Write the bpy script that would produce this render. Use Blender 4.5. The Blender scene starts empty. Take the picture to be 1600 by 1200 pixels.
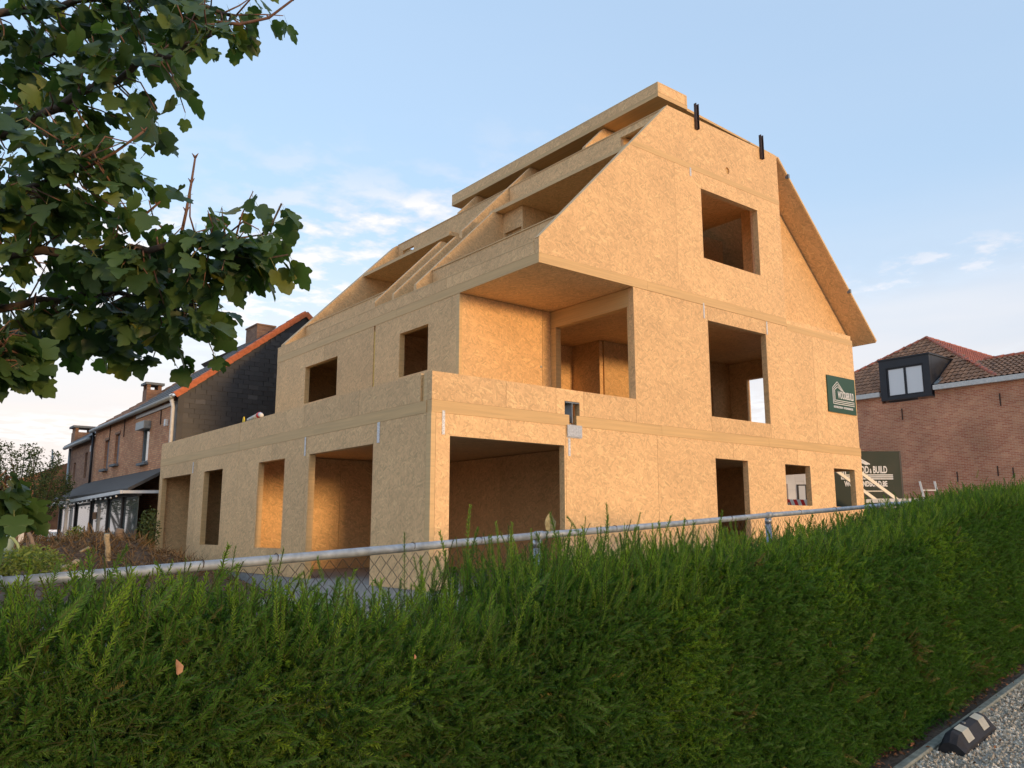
import bpy, bmesh, math, random
from mathutils import Vector, Matrix, Euler, noise
from mathutils.geometry import tessellate_polygon

random.seed(7)
SC = bpy.context.scene
COL = SC.collection

# ------------------------------------------------------------------ camera
CAMPOS = Vector((-7.302, -11.324, 0.94))
RIGHT = Vector((0.783454, -0.621450, -0.000470))
DOWN = Vector((0.108140, 0.137075, -0.984640))
FWD = Vector((0.611969, 0.771369, 0.174596))
cam = bpy.data.cameras.new('camera')
cam.sensor_width = 36.0
cam.lens = 1294.0 / 1600.0 * 36.0
cam.clip_end = 3000
cam.clip_start = 0.05
camo = bpy.data.objects.new('camera', cam)
COL.objects.link(camo)
camo.matrix_world = Matrix(((RIGHT.x, -DOWN.x, -FWD.x, CAMPOS.x), (RIGHT.y, -DOWN.y, -FWD.y, CAMPOS.y),
                            (RIGHT.z, -DOWN.z, -FWD.z, CAMPOS.z), (0, 0, 0, 1)))
SC.camera = camo

# ------------------------------------------------------------------ light, sky, exposure
SUN_EL = math.radians(4.0)
sun_dir = Vector((0.06, -1.0, 0.0)).normalized() * math.cos(SUN_EL) + Vector((0, 0, math.sin(SUN_EL)))
sun = bpy.data.lights.new('sun', 'SUN')
sun.energy = 0.5
sun.angle = math.radians(6.0)
sun.color = (0.74, 0.46, 0.21)
suno = bpy.data.objects.new('sun', sun)
COL.objects.link(suno)
suno.rotation_euler = sun_dir.to_track_quat('Z', 'Y').to_euler()
suno.location = (-10, -40, 20)

world = bpy.data.worlds.new('World')
SC.world = world
world.use_nodes = True
wn, wl = world.node_tree.nodes, world.node_tree.links
bg = wn['Background']
sky = wn.new('ShaderNodeTexSky')
sky.sky_type = 'NISHITA'
sky.sun_disc = False
sky.sun_elevation = SUN_EL
sky.sun_rotation = math.pi - 0.06
sky.altitude = 30
sky.air_density = 1.0
sky.dust_density = 1.0
sky.ozone_density = 1.6
bg.inputs['Strength'].default_value = 0.14
SC.view_settings.view_transform = 'Standard'
SC.view_settings.look = 'None'
SC.view_settings.exposure = 2.6
SC.view_settings.gamma = 1.0
SC.view_settings.use_curve_mapping = False
cy = SC.cycles
cy.max_bounces = 5
cy.diffuse_bounces = 3
cy.glossy_bounces = 2
cy.transmission_bounces = 3
cy.transparent_max_bounces = 4


def N(tree, typ, **kw):
    n = tree.nodes.new(typ)
    for k, v in kw.items():
        setattr(n, k, v)
    return n


def sky_clouds():
    t = world.node_tree
    L = t.links.new
    tc = N(t, 'ShaderNodeTexCoord')
    sep = N(t, 'ShaderNodeSeparateXYZ')
    L(tc.outputs['Generated'], sep.inputs[0])
    zc = N(t, 'ShaderNodeMath', operation='MAXIMUM')
    L(sep.outputs['Z'], zc.inputs[0]); zc.inputs[1].default_value = 0.02
    zs = N(t, 'ShaderNodeMath', operation='ADD')
    L(zc.outputs[0], zs.inputs[0]); zs.inputs[1].default_value = 0.06
    dx = N(t, 'ShaderNodeMath', operation='DIVIDE'); L(sep.outputs['X'], dx.inputs[0]); L(zs.outputs[0], dx.inputs[1])
    dy = N(t, 'ShaderNodeMath', operation='DIVIDE'); L(sep.outputs['Y'], dy.inputs[0]); L(zs.outputs[0], dy.inputs[1])
    cmb = N(t, 'ShaderNodeCombineXYZ'); L(dx.outputs[0], cmb.inputs[0]); L(dy.outputs[0], cmb.inputs[1])
    # small puffs gathered in large loose fields
    puff = N(t, 'ShaderNodeTexNoise'); puff.inputs['Scale'].default_value = 7.0; puff.inputs['Detail'].default_value = 5
    puff.inputs['Roughness'].default_value = 0.55
    L(cmb.outputs[0], puff.inputs['Vector'])
    field = N(t, 'ShaderNodeTexNoise'); field.inputs['Scale'].default_value = 0.55; field.inputs['Detail'].default_value = 2
    mp = N(t, 'ShaderNodeMapping'); mp.inputs['Location'].default_value = (SKYOFF[0], SKYOFF[1], 0)
    L(cmb.outputs[0], mp.inputs['Vector']); L(mp.outputs[0], field.inputs['Vector'])
    fr = N(t, 'ShaderNodeMapRange'); fr.inputs['From Min'].default_value = 0.46; fr.inputs['From Max'].default_value = 0.58
    L(field.outputs['Fac'], fr.inputs['Value'])
    pr = N(t, 'ShaderNodeMapRange'); pr.inputs['From Min'].default_value = 0.41; pr.inputs['From Max'].default_value = 0.62
    L(puff.outputs['Fac'], pr.inputs['Value'])
    mul = N(t, 'ShaderNodeMath', operation='MULTIPLY'); L(fr.outputs[0], mul.inputs[0]); L(pr.outputs[0], mul.inputs[1])
    mul2 = N(t, 'ShaderNodeMath', operation='MULTIPLY'); L(mul.outputs[0], mul2.inputs[0]); mul2.inputs[1].default_value = 0.95
    pe = N(t, 'ShaderNodeMapRange'); pe.inputs['From Min'].default_value = 0.36; pe.inputs['From Max'].default_value = 0.47
    pe.inputs['To Min'].default_value = 1.0; pe.inputs['To Max'].default_value = 0.12
    L(sep.outputs['Z'], pe.inputs['Value'])
    mul3 = N(t, 'ShaderNodeMath', operation='MULTIPLY'); L(mul2.outputs[0], mul3.inputs[0]); L(pe.outputs[0], mul3.inputs[1])
    mul2 = mul3
    # low bank of thin cloud towards the horizon, all the way round
    ele = N(t, 'ShaderNodeMapRange'); ele.inputs['From Min'].default_value = 0.04; ele.inputs['From Max'].default_value = 0.40
    ele.inputs['To Min'].default_value = 1.0; ele.inputs['To Max'].default_value = 0.04
    ele.interpolation_type = 'SMOOTHSTEP'
    L(sep.outputs['Z'], ele.inputs['Value'])
    streak = N(t, 'ShaderNodeTexNoise'); streak.inputs['Scale'].default_value = 2.2; streak.inputs['Detail'].default_value = 4
    mp2 = N(t, 'ShaderNodeMapping'); mp2.inputs['Scale'].default_value = (1, 1, 7.0)
    L(tc.outputs['Generated'], mp2.inputs['Vector']); L(mp2.outputs[0], streak.inputs['Vector'])
    sr = N(t, 'ShaderNodeMapRange'); sr.inputs['From Min'].default_value = 0.3; sr.inputs['From Max'].default_value = 0.7
    sr.inputs['To Min'].default_value = 0.8; sr.inputs['To Max'].default_value = 1.1
    L(streak.outputs['Fac'], sr.inputs['Value'])
    bank = N(t, 'ShaderNodeMath', operation='MULTIPLY'); L(ele.outputs[0], bank.inputs[0]); L(sr.outputs[0], bank.inputs[1])
    mx = N(t, 'ShaderNodeMath', operation='MAXIMUM'); L(bank.outputs[0], mx.inputs[0]); L(mul2.outputs[0], mx.inputs[1])
    cl = N(t, 'ShaderNodeMath', operation='MINIMUM'); L(mx.outputs[0], cl.inputs[0]); cl.inputs[1].default_value = 1.0
    # cloud colour: pale, a little warm, grey where thick
    cr = N(t, 'ShaderNodeValToRGB')
    cr.color_ramp.elements[0].position = 0.35; cr.color_ramp.elements[0].color = (1.13, 1.01, 0.99, 1)
    cr.color_ramp.elements[1].position = 0.68; cr.color_ramp.elements[1].color = (1.30, 1.14, 1.06, 1)
    L(streak.outputs['Fac'], cr.inputs['Fac'])
    crp = N(t, 'ShaderNodeMix', data_type='RGBA'); crp.inputs['B'].default_value = (1.36, 1.30, 1.32, 1)
    L(mul2.outputs[0], crp.inputs['Factor']); L(cr.outputs['Color'], crp.inputs['A'])
    mix = N(t, 'ShaderNodeMix', data_type='RGBA')
    L(cl.outputs[0], mix.inputs['Factor'])
    gain = N(t, 'ShaderNodeMix', data_type='RGBA', blend_type='MULTIPLY'); gain.inputs['Factor'].default_value = 1
    L(sky.outputs[0], gain.inputs['A']); gain.inputs['B'].default_value = SKYGAIN
    veil = N(t, 'ShaderNodeMix', data_type='RGBA'); veil.inputs['Factor'].default_value = 0.68   # thin high haze over the whole sky
    veil.inputs['B'].default_value = (0.60, 0.81, 1.12, 1)
    L(gain.outputs['Result'], veil.inputs['A'])
    L(veil.outputs['Result'], mix.inputs['A']); L(crp.outputs['Result'], mix.inputs['B'])
    glow = N(t, 'ShaderNodeMix', data_type='RGBA', blend_type='LIGHTEN'); glow.inputs['Factor'].default_value = 1   # the sunset glow shines through haze and cloud
    g2 = N(t, 'ShaderNodeMix', data_type='RGBA', blend_type='MULTIPLY'); g2.inputs['Factor'].default_value = 1
    L(sky.outputs[0], g2.inputs['A']); g2.inputs['B'].default_value = (GLOW, GLOW, GLOW, 1)
    L(mix.outputs['Result'], glow.inputs['A']); L(g2.outputs['Result'], glow.inputs['B'])
    L(glow.outputs['Result'], bg.inputs['Color'])


SKYOFF = (17.55, -0.05)
GLOW = 0.11
SKYGAIN = (0.8, 0.8, 0.8, 1)
sky_clouds()

# ------------------------------------------------------------------ materials
MATS = {}


def new_mat(name):
    m = bpy.data.materials.new(name)
    m.use_nodes = True
    t = m.node_tree
    return m, t, t.nodes['Principled BSDF'], t.links.new


def bump_from(t, L, sock, b, strength=0.3, dist=0.01):
    bp = N(t, 'ShaderNodeBump')
    bp.inputs['Strength'].default_value = strength
    bp.inputs['Distance'].default_value = dist
    L(sock, bp.inputs['Height'])
    L(bp.outputs[0], b.inputs['Normal'])
    return bp


def ramp(t, cols):
    r = N(t, 'ShaderNodeValToRGB')
    e = r.color_ramp.elements
    while len(e) < len(cols):
        e.new(0.5)
    for i, (p, c) in enumerate(cols):
        e[i].position = p
        e[i].color = (*c, 1)
    return r


def plain(name, col, rough=0.6, metal=0.0, vary=0.12, scale=6.0, bump=0.15, coord='Object', spec=0.4):
    if name in MATS:
        return MATS[name]
    m, t, b, L = new_mat(name)
    tc = N(t, 'ShaderNodeTexCoord')
    nz = N(t, 'ShaderNodeTexNoise')
    nz.inputs['Scale'].default_value = scale
    nz.inputs['Detail'].default_value = 6
    L(tc.outputs[coord], nz.inputs['Vector'])
    r = ramp(t, [(0.3, [c * (1 - vary) for c in col]), (0.7, [min(1, c * (1 + vary)) for c in col])])
    L(nz.outputs['Fac'], r.inputs['Fac'])
    L(r.outputs[0], b.inputs['Base Color'])
    rr = N(t, 'ShaderNodeMapRange')
    rr.inputs['To Min'].default_value = max(0, rough - 0.12)
    rr.inputs['To Max'].default_value = min(1, rough + 0.12)
    L(nz.outputs['Fac'], rr.inputs['Value'])
    L(rr.outputs[0], b.inputs['Roughness'])
    b.inputs['Metallic'].default_value = metal
    b.inputs['Specular IOR Level'].default_value = spec
    if bump:
        bump_from(t, L, nz.outputs['Fac'], b, bump, 0.01)
    MATS[name] = m
    return m


def osb_mat(name, base, contrast=1.0, stretch=1.0):
    """oriented strand board: four layers of flat flakes, each flake with its own tone"""
    m, t, b, L = new_mat(name)
    uv = N(t, 'ShaderNodeUVMap'); uv.uv_map = 'UVMap'
    oi = N(t, 'ShaderNodeObjectInfo')
    col = hgt = None
    specs = [(0.15, 0.14, 0.030), (0.95, 0.11, 0.025), (-0.6, 0.13, 0.027), (1.75, 0.10, 0.024), (0.5, 0.17, 0.033)]
    for k, (ang, ln, wd) in enumerate(specs):
        mp = N(t, 'ShaderNodeMapping')
        mp.inputs['Rotation'].default_value = (0, 0, ang)
        mp.inputs['Location'].default_value = (k * 3.7, k * 1.9, 0)
        L(uv.outputs[0], mp.inputs['Vector'])
        sc = N(t, 'ShaderNodeVectorMath', operation='MULTIPLY')
        sc.inputs[1].default_value = (1 / (ln * stretch), 1 / wd, 1)
        L(mp.outputs[0], sc.inputs[0])
        v = N(t, 'ShaderNodeTexVoronoi', voronoi_dimensions='2D', feature='F1')
        v.inputs['Scale'].default_value = 1.0
        L(sc.outputs[0], v.inputs['Vector'])
        s = N(t, 'ShaderNodeSeparateColor')
        L(v.outputs['Color'], s.inputs[0])
        if col is None:
            col, hgt = s.outputs[0], s.outputs[1]
        else:
            gt = N(t, 'ShaderNodeMath', operation='GREATER_THAN')
            L(s.outputs[1], gt.inputs[0]); L(hgt, gt.inputs[1])
            mc = N(t, 'ShaderNodeMix', data_type='FLOAT')
            L(gt.outputs[0], mc.inputs['Factor']); L(col, mc.inputs['A']); L(s.outputs[0], mc.inputs['B'])
            mh = N(t, 'ShaderNodeMath', operation='MAXIMUM')
            L(hgt, mh.inputs[0]); L(s.outputs[1], mh.inputs[1])
            col, hgt = mc.outputs['Result'], mh.outputs[0]
    k = contrast
    B = base
    r = ramp(t, [(0.0, [c * (1 - 0.34 * k) for c in B]), (0.25, [c * (1 - 0.14 * k) for c in B]), (0.55, B),
                 (0.85, [c * (1 + 0.13 * k) for c in B]), (1.0, [min(0.9, c * (1 + 0.36 * k)) for c in B])])
    L(col, r.inputs['Fac'])
    big = N(t, 'ShaderNodeTexNoise'); big.inputs['Scale'].default_value = 0.9; big.inputs['Detail'].default_value = 4
    L(uv.outputs[0], big.inputs['Vector'])
    br = N(t, 'ShaderNodeMapRange'); br.inputs['From Min'].default_value = 0.3; br.inputs['From Max'].default_value = 0.7
    br.inputs['To Min'].default_value = 0.93; br.inputs['To Max'].default_value = 1.06
    L(big.outputs['Fac'], br.inputs['Value'])
    pv = N(t, 'ShaderNodeMapRange'); pv.inputs['To Min'].default_value = 0.89; pv.inputs['To Max'].default_value = 1.05
    L(oi.outputs['Random'], pv.inputs['Value'])
    m1 = N(t, 'ShaderNodeMath', operation='MULTIPLY'); L(br.outputs[0], m1.inputs[0]); L(pv.outputs[0], m1.inputs[1])
    sc = N(t, 'ShaderNodeVectorMath', operation='SCALE')
    L(r.outputs[0], sc.inputs[0]); L(m1.outputs[0], sc.inputs['Scale'])
    L(sc.outputs[0], b.inputs['Base Color'])
    b.inputs['Roughness'].default_value = 0.62
    b.inputs['Specular IOR Level'].default_value = 0.3
    bump_from(t, L, hgt, b, 0.25, 0.004)
    MATS[name] = m
    return m


def wood_mat(name, base, ln=1.6, wd=0.05):
    """smooth laminated timber with long grain"""
    m, t, b, L = new_mat(name)
    uv = N(t, 'ShaderNodeUVMap'); uv.uv_map = 'UVMap'
    sc = N(t, 'ShaderNodeVectorMath', operation='MULTIPLY')
    sc.inputs[1].default_value = (1 / ln, 1 / wd, 1)
    L(uv.outputs[0], sc.inputs[0])
    nz = N(t, 'ShaderNodeTexNoise'); nz.inputs['Scale'].default_value = 1; nz.inputs['Detail'].default_value = 5
    nz.inputs['Distortion'].default_value = 0.6
    L(sc.outputs[0], nz.inputs['Vector'])
    r = ramp(t, [(0.25, [c * 0.86 for c in base]), (0.5, base), (0.75, [min(1, c * 1.12) for c in base])])
    L(nz.outputs['Fac'], r.inputs['Fac'])
    L(r.outputs[0], b.inputs['Base Color'])
    b.inputs['Roughness'].default_value = 0.55
    bump_from(t, L, nz.outputs['Fac'], b, 0.1, 0.003)
    MATS[name] = m
    return m


def brick_mat(name, c1, c2, mortar, w=0.21, h=0.056, joint=0.011):
    m, t, b, L = new_mat(name)
    uv = N(t, 'ShaderNodeUVMap'); uv.uv_map = 'UVMap'
    br = N(t, 'ShaderNodeTexBrick')
    br.inputs['Scale'].default_value = 1.0
    br.inputs['Brick Width'].default_value = w
    br.inputs['Row Height'].default_value = h + joint
    br.inputs['Mortar Size'].default_value = joint * 0.55
    br.inputs['Mortar Smooth'].default_value = 0.15
    br.inputs['Bias'].default_value = -0.1
    br.inputs['Color1'].default_value = (*c1, 1); br.inputs['Color2'].default_value = (*c2, 1)
    br.inputs['Mortar'].default_value = (*mortar, 1)
    L(uv.outputs[0], br.inputs['Vector'])
    nz = N(t, 'ShaderNodeTexNoise'); nz.inputs['Scale'].default_value = 0.8; nz.inputs['Detail'].default_value = 6
    L(uv.outputs[0], nz.inputs['Vector'])
    mr = N(t, 'ShaderNodeMapRange'); mr.inputs['From Min'].default_value = 0.3; mr.inputs['From Max'].default_value = 0.7
    mr.inputs['To Min'].default_value = 0.78; mr.inputs['To Max'].default_value = 1.2
    L(nz.outputs['Fac'], mr.inputs['Value'])
    sc = N(t, 'ShaderNodeVectorMath', operation='SCALE')
    L(br.outputs['Color'], sc.inputs[0]); L(mr.outputs[0], sc.inputs['Scale'])
    L(sc.outputs[0], b.inputs['Base Color'])
    b.inputs['Roughness'].default_value = 0.85
    inv = N(t, 'ShaderNodeMath', operation='SUBTRACT'); inv.inputs[0].default_value = 1
    L(br.outputs['Fac'], inv.inputs[1])
    bump_from(t, L, inv.outputs[0], b, 0.6, 0.012)
    MATS[name] = m
    return m


def leaf_mat(name, c_dark, c_light, trans=0.25, rough=0.45, spec=0.4, yellow=None):
    m, t, b, L = new_mat(name)
    oi = N(t, 'ShaderNodeObjectInfo')
    geo = N(t, 'ShaderNodeNewGeometry')
    ad = N(t, 'ShaderNodeMath', operation='ADD'); L(oi.outputs['Random'], ad.inputs[0]); L(geo.outputs['Random Per Island'], ad.inputs[1])
    fr = N(t, 'ShaderNodeMath', operation='FRACT'); L(ad.outputs[0], fr.inputs[0])
    cols = [(0.0, c_dark), (0.9, c_light)]
    if yellow:
        cols.append((0.985, yellow))
    r = ramp(t, cols)
    L(fr.outputs[0], r.inputs['Fac'])
    L(r.outputs[0], b.inputs['Base Color'])
    b.inputs['Roughness'].default_value = rough
    b.inputs['Specular IOR Level'].default_value = spec
    tr = N(t, 'ShaderNodeBsdfTranslucent')
    sc = N(t, 'ShaderNodeMix', data_type='RGBA', blend_type='MULTIPLY'); sc.inputs['Factor'].default_value = 1
    L(r.outputs[0], sc.inputs['A']); sc.inputs['B'].default_value = (1.3, 1.5, 0.6, 1)
    L(sc.outputs['Result'], tr.inputs['Color'])
    mx = N(t, 'ShaderNodeMixShader'); mx.inputs['Fac'].default_value = trans
    L(b.outputs[0], mx.inputs[1]); L(tr.outputs[0], mx.inputs[2])
    L(mx.outputs[0], t.nodes['Material Output'].inputs['Surface'])
    MATS[name] = m
    return m


def glass_mat(name, col, rough=0.05):
    m, t, b, L = new_mat(name)
    b.inputs['Base Color'].default_value = (*col, 1)
    b.inputs['Roughness'].default_value = rough
    b.inputs['Specular IOR Level'].default_value = 1.0
    b.inputs['Coat Weight'].default_value = 0.6
    MATS[name] = m
    return m


def ground_mat(name, cols, scale=3.0, fine=40.0, bump=0.5):
    m, t, b, L = new_mat(name)
    tc = N(t, 'ShaderNodeTexCoord')
    a = N(t, 'ShaderNodeTexNoise'); a.inputs['Scale'].default_value = scale; a.inputs['Detail'].default_value = 8
    a.inputs['Roughness'].default_value = 0.7
    f = N(t, 'ShaderNodeTexNoise'); f.inputs['Scale'].default_value = fine; f.inputs['Detail'].default_value = 4
    L(tc.outputs['Object'], a.inputs['Vector']); L(tc.outputs['Object'], f.inputs['Vector'])
    mx = N(t, 'ShaderNodeMath', operation='MULTIPLY_ADD')
    L(a.outputs['Fac'], mx.inputs[0]); mx.inputs[1].default_value = 0.6
    h = N(t, 'ShaderNodeMath', operation='MULTIPLY'); L(f.outputs['Fac'], h.inputs[0]); h.inputs[1].default_value = 0.4
    L(h.outputs[0], mx.inputs[2])
    r = ramp(t, cols)
    L(mx.outputs[0], r.inputs['Fac'])
    L(r.outputs[0], b.inputs['Base Color'])
    b.inputs['Roughness'].default_value = 0.95
    bump_from(t, L, f.outputs['Fac'], b, bump, 0.03)
    MATS[name] = m
    return m


OSB = osb_mat('osb_board', (0.785, 0.51, 0.255), 0.62, 0.85)
RIM = wood_mat('laminated_rim_timber', (0.655, 0.43, 0.19))
STUD = wood_mat('pale_stud_timber', (0.70, 0.47, 0.22))
GALV = plain('galvanised_steel', (0.50, 0.52, 0.54), 0.45, 0.75, 0.2, 30, 0.05)
PIPE = plain('galvanised_pipe', (0.33, 0.38, 0.43), 0.55, 0.3, 0.26, 22, 0.12)
STRAP = plain('perforated_zinc_strap', (0.62, 0.64, 0.66), 0.5, 0.4, 0.35, 60, 0.1)
STEEL = plain('grey_painted_steel', (0.20, 0.23, 0.26), 0.5, 0.3)
RUSTSTEEL = plain('brown_steel_channel', (0.085, 0.055, 0.045), 0.55, 0.3, 0.3, 20)
WIRE = plain('rusty_fence_wire', (0.075, 0.050, 0.038), 0.75, 0.3, 0.4, 25, 0)
GREENSIGN = plain('green_sign_panel', (0.030, 0.085, 0.060), 0.45, 0, 0.08, 2, 0)
GREENBAN = plain('dark_green_banner', (0.014, 0.027, 0.017), 0.6, 0, 0.15, 2, 0)
WHITE = plain('white_paint', (0.78, 0.78, 0.76), 0.5, 0, 0.04, 5, 0.02)
OFFWHITE = plain('weathered_white_paint', (0.62, 0.61, 0.58), 0.6, 0, 0.10, 8, 0.05)
ALU = plain('pale_aluminium', (0.56, 0.55, 0.50), 0.5, 0.2, 0.15, 15, 0.05)
BLACKMET = plain('anthracite_cladding', (0.022, 0.025, 0.032), 0.45, 0.0, 0.15, 4, 0.02)
DARKFRAME = plain('dark_window_frame', (0.018, 0.019, 0.024), 0.5, 0, 0.1, 4, 0)
BLUESTONE = plain('blue_grey_stone', (0.17, 0.19, 0.20), 0.8, 0, 0.15, 12)
SHUTTER = plain('grey_roller_shutter', (0.24, 0.22, 0.22), 0.7, 0, 0.1, 8)
BRICKR = brick_mat('red_brown_brick', (0.48, 0.165, 0.085), (0.62, 0.29, 0.155), (0.62, 0.46, 0.33))
BRICKL = brick_mat('orange_brown_brick', (0.54, 0.225, 0.105), (0.70, 0.37, 0.19), (0.30, 0.21, 0.15))
BRICKD = brick_mat('dark_brown_brick', (0.25, 0.13, 0.08), (0.38, 0.22, 0.13), (0.20, 0.16, 0.13))
BLOCK = brick_mat('pale_block_wall', (0.60, 0.60, 0.60), (0.66, 0.66, 0.65), (0.50, 0.50, 0.50), 0.6, 0.3, 0.01)
SLATE = plain('dark_slate', (0.040, 0.039, 0.042), 0.55, 0, 0.45, 3.0, 0.2)
TILEO = plain('orange_verge_tile', (0.52, 0.145, 0.055), 0.7, 0, 0.22, 9)
TILEB = plain('brown_and_shaded_clay_tile', (0.34, 0.165, 0.085), 0.75, 0, 0.42, 3.5, 0.2)  # brown tiles; on the hip end the brown also carries painted shade
TILER = plain('red_and_sunlit_clay_tile', (0.40, 0.125, 0.075), 0.75, 0, 0.25, 3.5, 0.2)  # red ridge caps; on the hip roof side the red is painted sunlight
TILED = plain('dark_grey_roof_tile', (0.075, 0.072, 0.072), 0.6, 0, 0.3, 5, 0.2)
FELT = plain('dark_roofing_felt', (0.088, 0.080, 0.072), 0.8, 0, 0.2, 5, 0.2)
ZINC = plain('zinc_flashing', (0.30, 0.34, 0.35), 0.5, 0.4, 0.15, 9)
RUBBER = plain('black_rubber', (0.022, 0.022, 0.026), 0.75, 0, 0.3, 30, 0.2)
REFLECT = plain('cream_reflector', (0.80, 0.78, 0.66), 0.4, 0, 0.05, 20, 0.05)
CONCRETE = plain('concrete', (0.34, 0.33, 0.31), 0.9, 0, 0.18, 14, 0.3)
KERBM = plain('mossy_concrete_kerb', (0.23, 0.235, 0.19), 0.9, 0, 0.3, 18, 0.4)
SOIL = ground_mat('brown_soil', [(0.3, (0.045, 0.028, 0.018)), (0.5, (0.10, 0.066, 0.043)), (0.72, (0.19, 0.135, 0.09))], 2.5, 30, 0.8)
GRAVELG = ground_mat('gravel_bed', [(0.3, (0.22, 0.19, 0.15)), (0.5, (0.36, 0.32, 0.26)), (0.7, (0.48, 0.44, 0.37))], 3, 60, 0.8)
SITE = ground_mat('sandy_site_ground', [(0.3, (0.25, 0.20, 0.15)), (0.5, (0.42, 0.37, 0.30)), (0.7, (0.55, 0.50, 0.43))], 0.9, 18, 0.7)


def soil_to_the_left():
    t = SITE.node_tree
    L = t.links.new
    b = t.nodes['Principled BSDF']
    src = b.inputs['Base Color'].links[0].from_socket
    tc = N(t, 'ShaderNodeTexCoord'); sp = N(t, 'ShaderNodeSeparateXYZ'); L(tc.outputs['Object'], sp.inputs[0])
    nz = N(t, 'ShaderNodeTexNoise'); nz.inputs['Scale'].default_value = 0.7; nz.inputs['Detail'].default_value = 7; L(tc.outputs['Object'], nz.inputs['Vector'])
    ad = N(t, 'ShaderNodeMath', operation='MULTIPLY_ADD'); L(nz.outputs['Fac'], ad.inputs[0]); ad.inputs[1].default_value = 5.0; L(sp.outputs['X'], ad.inputs[2])
    mr = N(t, 'ShaderNodeMapRange'); mr.inputs['From Min'].default_value = 0.6; mr.inputs['From Max'].default_value = 1.5; L(ad.outputs[0], mr.inputs['Value'])
    mx = N(t, 'ShaderNodeMix', data_type='RGBA'); L(mr.outputs[0], mx.inputs['Factor'])
    sr = ramp(t, [(0.3, (0.05, 0.032, 0.021)), (0.7, (0.15, 0.10, 0.066))])
    n2 = N(t, 'ShaderNodeTexNoise'); n2.inputs['Scale'].default_value = 6; n2.inputs['Detail'].default_value = 8; L(tc.outputs['Object'], n2.inputs['Vector'])
    L(n2.outputs['Fac'], sr.inputs['Fac'])
    L(sr.outputs[0], mx.inputs['A']); L(src, mx.inputs['B'])
    L(mx.outputs['Result'], b.inputs['Base Color'])


soil_to_the_left()
BARK = plain('maple_bark', (0.075, 0.055, 0.042), 0.9, 0, 0.4, 30, 0.6)
TWIG = plain('reddish_twig', (0.16, 0.085, 0.055), 0.8, 0, 0.3, 30, 0.3)
YEWTWIG = plain('yew_twig', (0.075, 0.095, 0.028), 0.8, 0, 0.4, 20, 0.3)
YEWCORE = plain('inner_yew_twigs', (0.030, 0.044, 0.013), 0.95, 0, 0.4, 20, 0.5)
MAPLE = leaf_mat('maple_leaf', (0.030, 0.066, 0.022), (0.088, 0.150, 0.042), 0.33, 0.45, 0.4, (0.16, 0.17, 0.03))
YEW = leaf_mat('yew_needles', (0.050, 0.118, 0.020), (0.100, 0.200, 0.033), 0.38, 0.55, 0.18)
YEWN = leaf_mat('young_yew_needles', (0.115, 0.210, 0.024), (0.195, 0.305, 0.036), 0.42, 0.55, 0.18)
DRYYEW = leaf_mat('browned_yew_needles', (0.10, 0.085, 0.022), (0.19, 0.16, 0.045), 0.15, 0.7, 0.1)
BUSH = leaf_mat('bush_leaves', (0.030, 0.052, 0.018), (0.085, 0.120, 0.045), 0.3, 0.55, 0.3)
WEED = leaf_mat('weed_leaves', (0.10, 0.13, 0.03), (0.22, 0.27, 0.06), 0.3, 0.6, 0.3)
BRAMBLE = leaf_mat('dry_bramble', (0.085, 0.050, 0.028), (0.25, 0.165, 0.085), 0.1, 0.9, 0.2)
DRYLEAF = plain('dry_orange_leaf', (0.36, 0.19, 0.10), 0.7, 0, 0.3, 40)
STAKE = plain('weathered_stake', (0.36, 0.29, 0.18), 0.85, 0, 0.35, 20, 0.4)
GREYWOOD = plain('grey_garden_boards', (0.21, 0.155, 0.11), 0.85, 0, 0.3, 10, 0.3)
HOSE = plain('green_hose', (0.33, 0.40, 0.17), 0.5, 0, 0.1, 10)
REDP = plain('red_reflective', (0.62, 0.03, 0.03), 0.4, 0, 0.08, 5, 0)
YELLOW = plain('yellow_plastic', (0.75, 0.55, 0.03), 0.5, 0, 0.1, 5, 0)
FOAM = plain('yellow_insulation', (0.72, 0.50, 0.13), 0.8, 0, 0.2, 20)
GLASSG = glass_mat('sky_painted_glass', (0.62, 0.65, 0.68))  # pale sky reflection painted into the base colour
GLASSD = glass_mat('dim_conservatory_glass', (0.13, 0.155, 0.145))
BULB = plain('white_bulb', (0.8, 0.78, 0.7), 0.3, 0, 0.02, 5, 0)

# ------------------------------------------------------------------ builders


def tag(o, label=None, cat=None, group=None, kind=None):
    if label: o['label'] = label
    if cat: o['category'] = cat
    if group: o['group'] = group
    if kind: o['kind'] = kind
    return o


def empty(name, loc, label=None, cat=None, group=None):
    o = bpy.data.objects.new(name, None)
    o.location = loc
    o.empty_display_size = 0.3
    COL.objects.link(o)
    return tag(o, label, cat, group)


def box_uv(me, off=(0, 0)):
    uvl = me.uv_layers.new(name='UVMap')
    for p in me.polygons:
        n = p.normal
        ax = max(range(3), key=lambda i: abs(n[i]))
        for li in p.loop_indices:
            c = me.vertices[me.loops[li].vertex_index].co
            if ax == 0: u, v = c.y, c.z
            elif ax == 1: u, v = c.x, c.z
            else: u, v = c.y, c.x
            uvl.data[li].uv = (u + off[0], v + off[1])


UVR = random.Random(3)


def link_mesh(name, me, mat, parent=None, smooth=False):
    me.materials.append(mat)
    o = bpy.data.objects.new(name, me)
    COL.objects.link(o)
    if parent:
        o.parent = parent
        o.matrix_parent_inverse = Matrix.Translation(-parent.location) if parent.type == 'EMPTY' and parent.parent is None else Matrix.Identity(4)
    if smooth:
        for p in me.polygons: p.use_smooth = True
    return o


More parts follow.
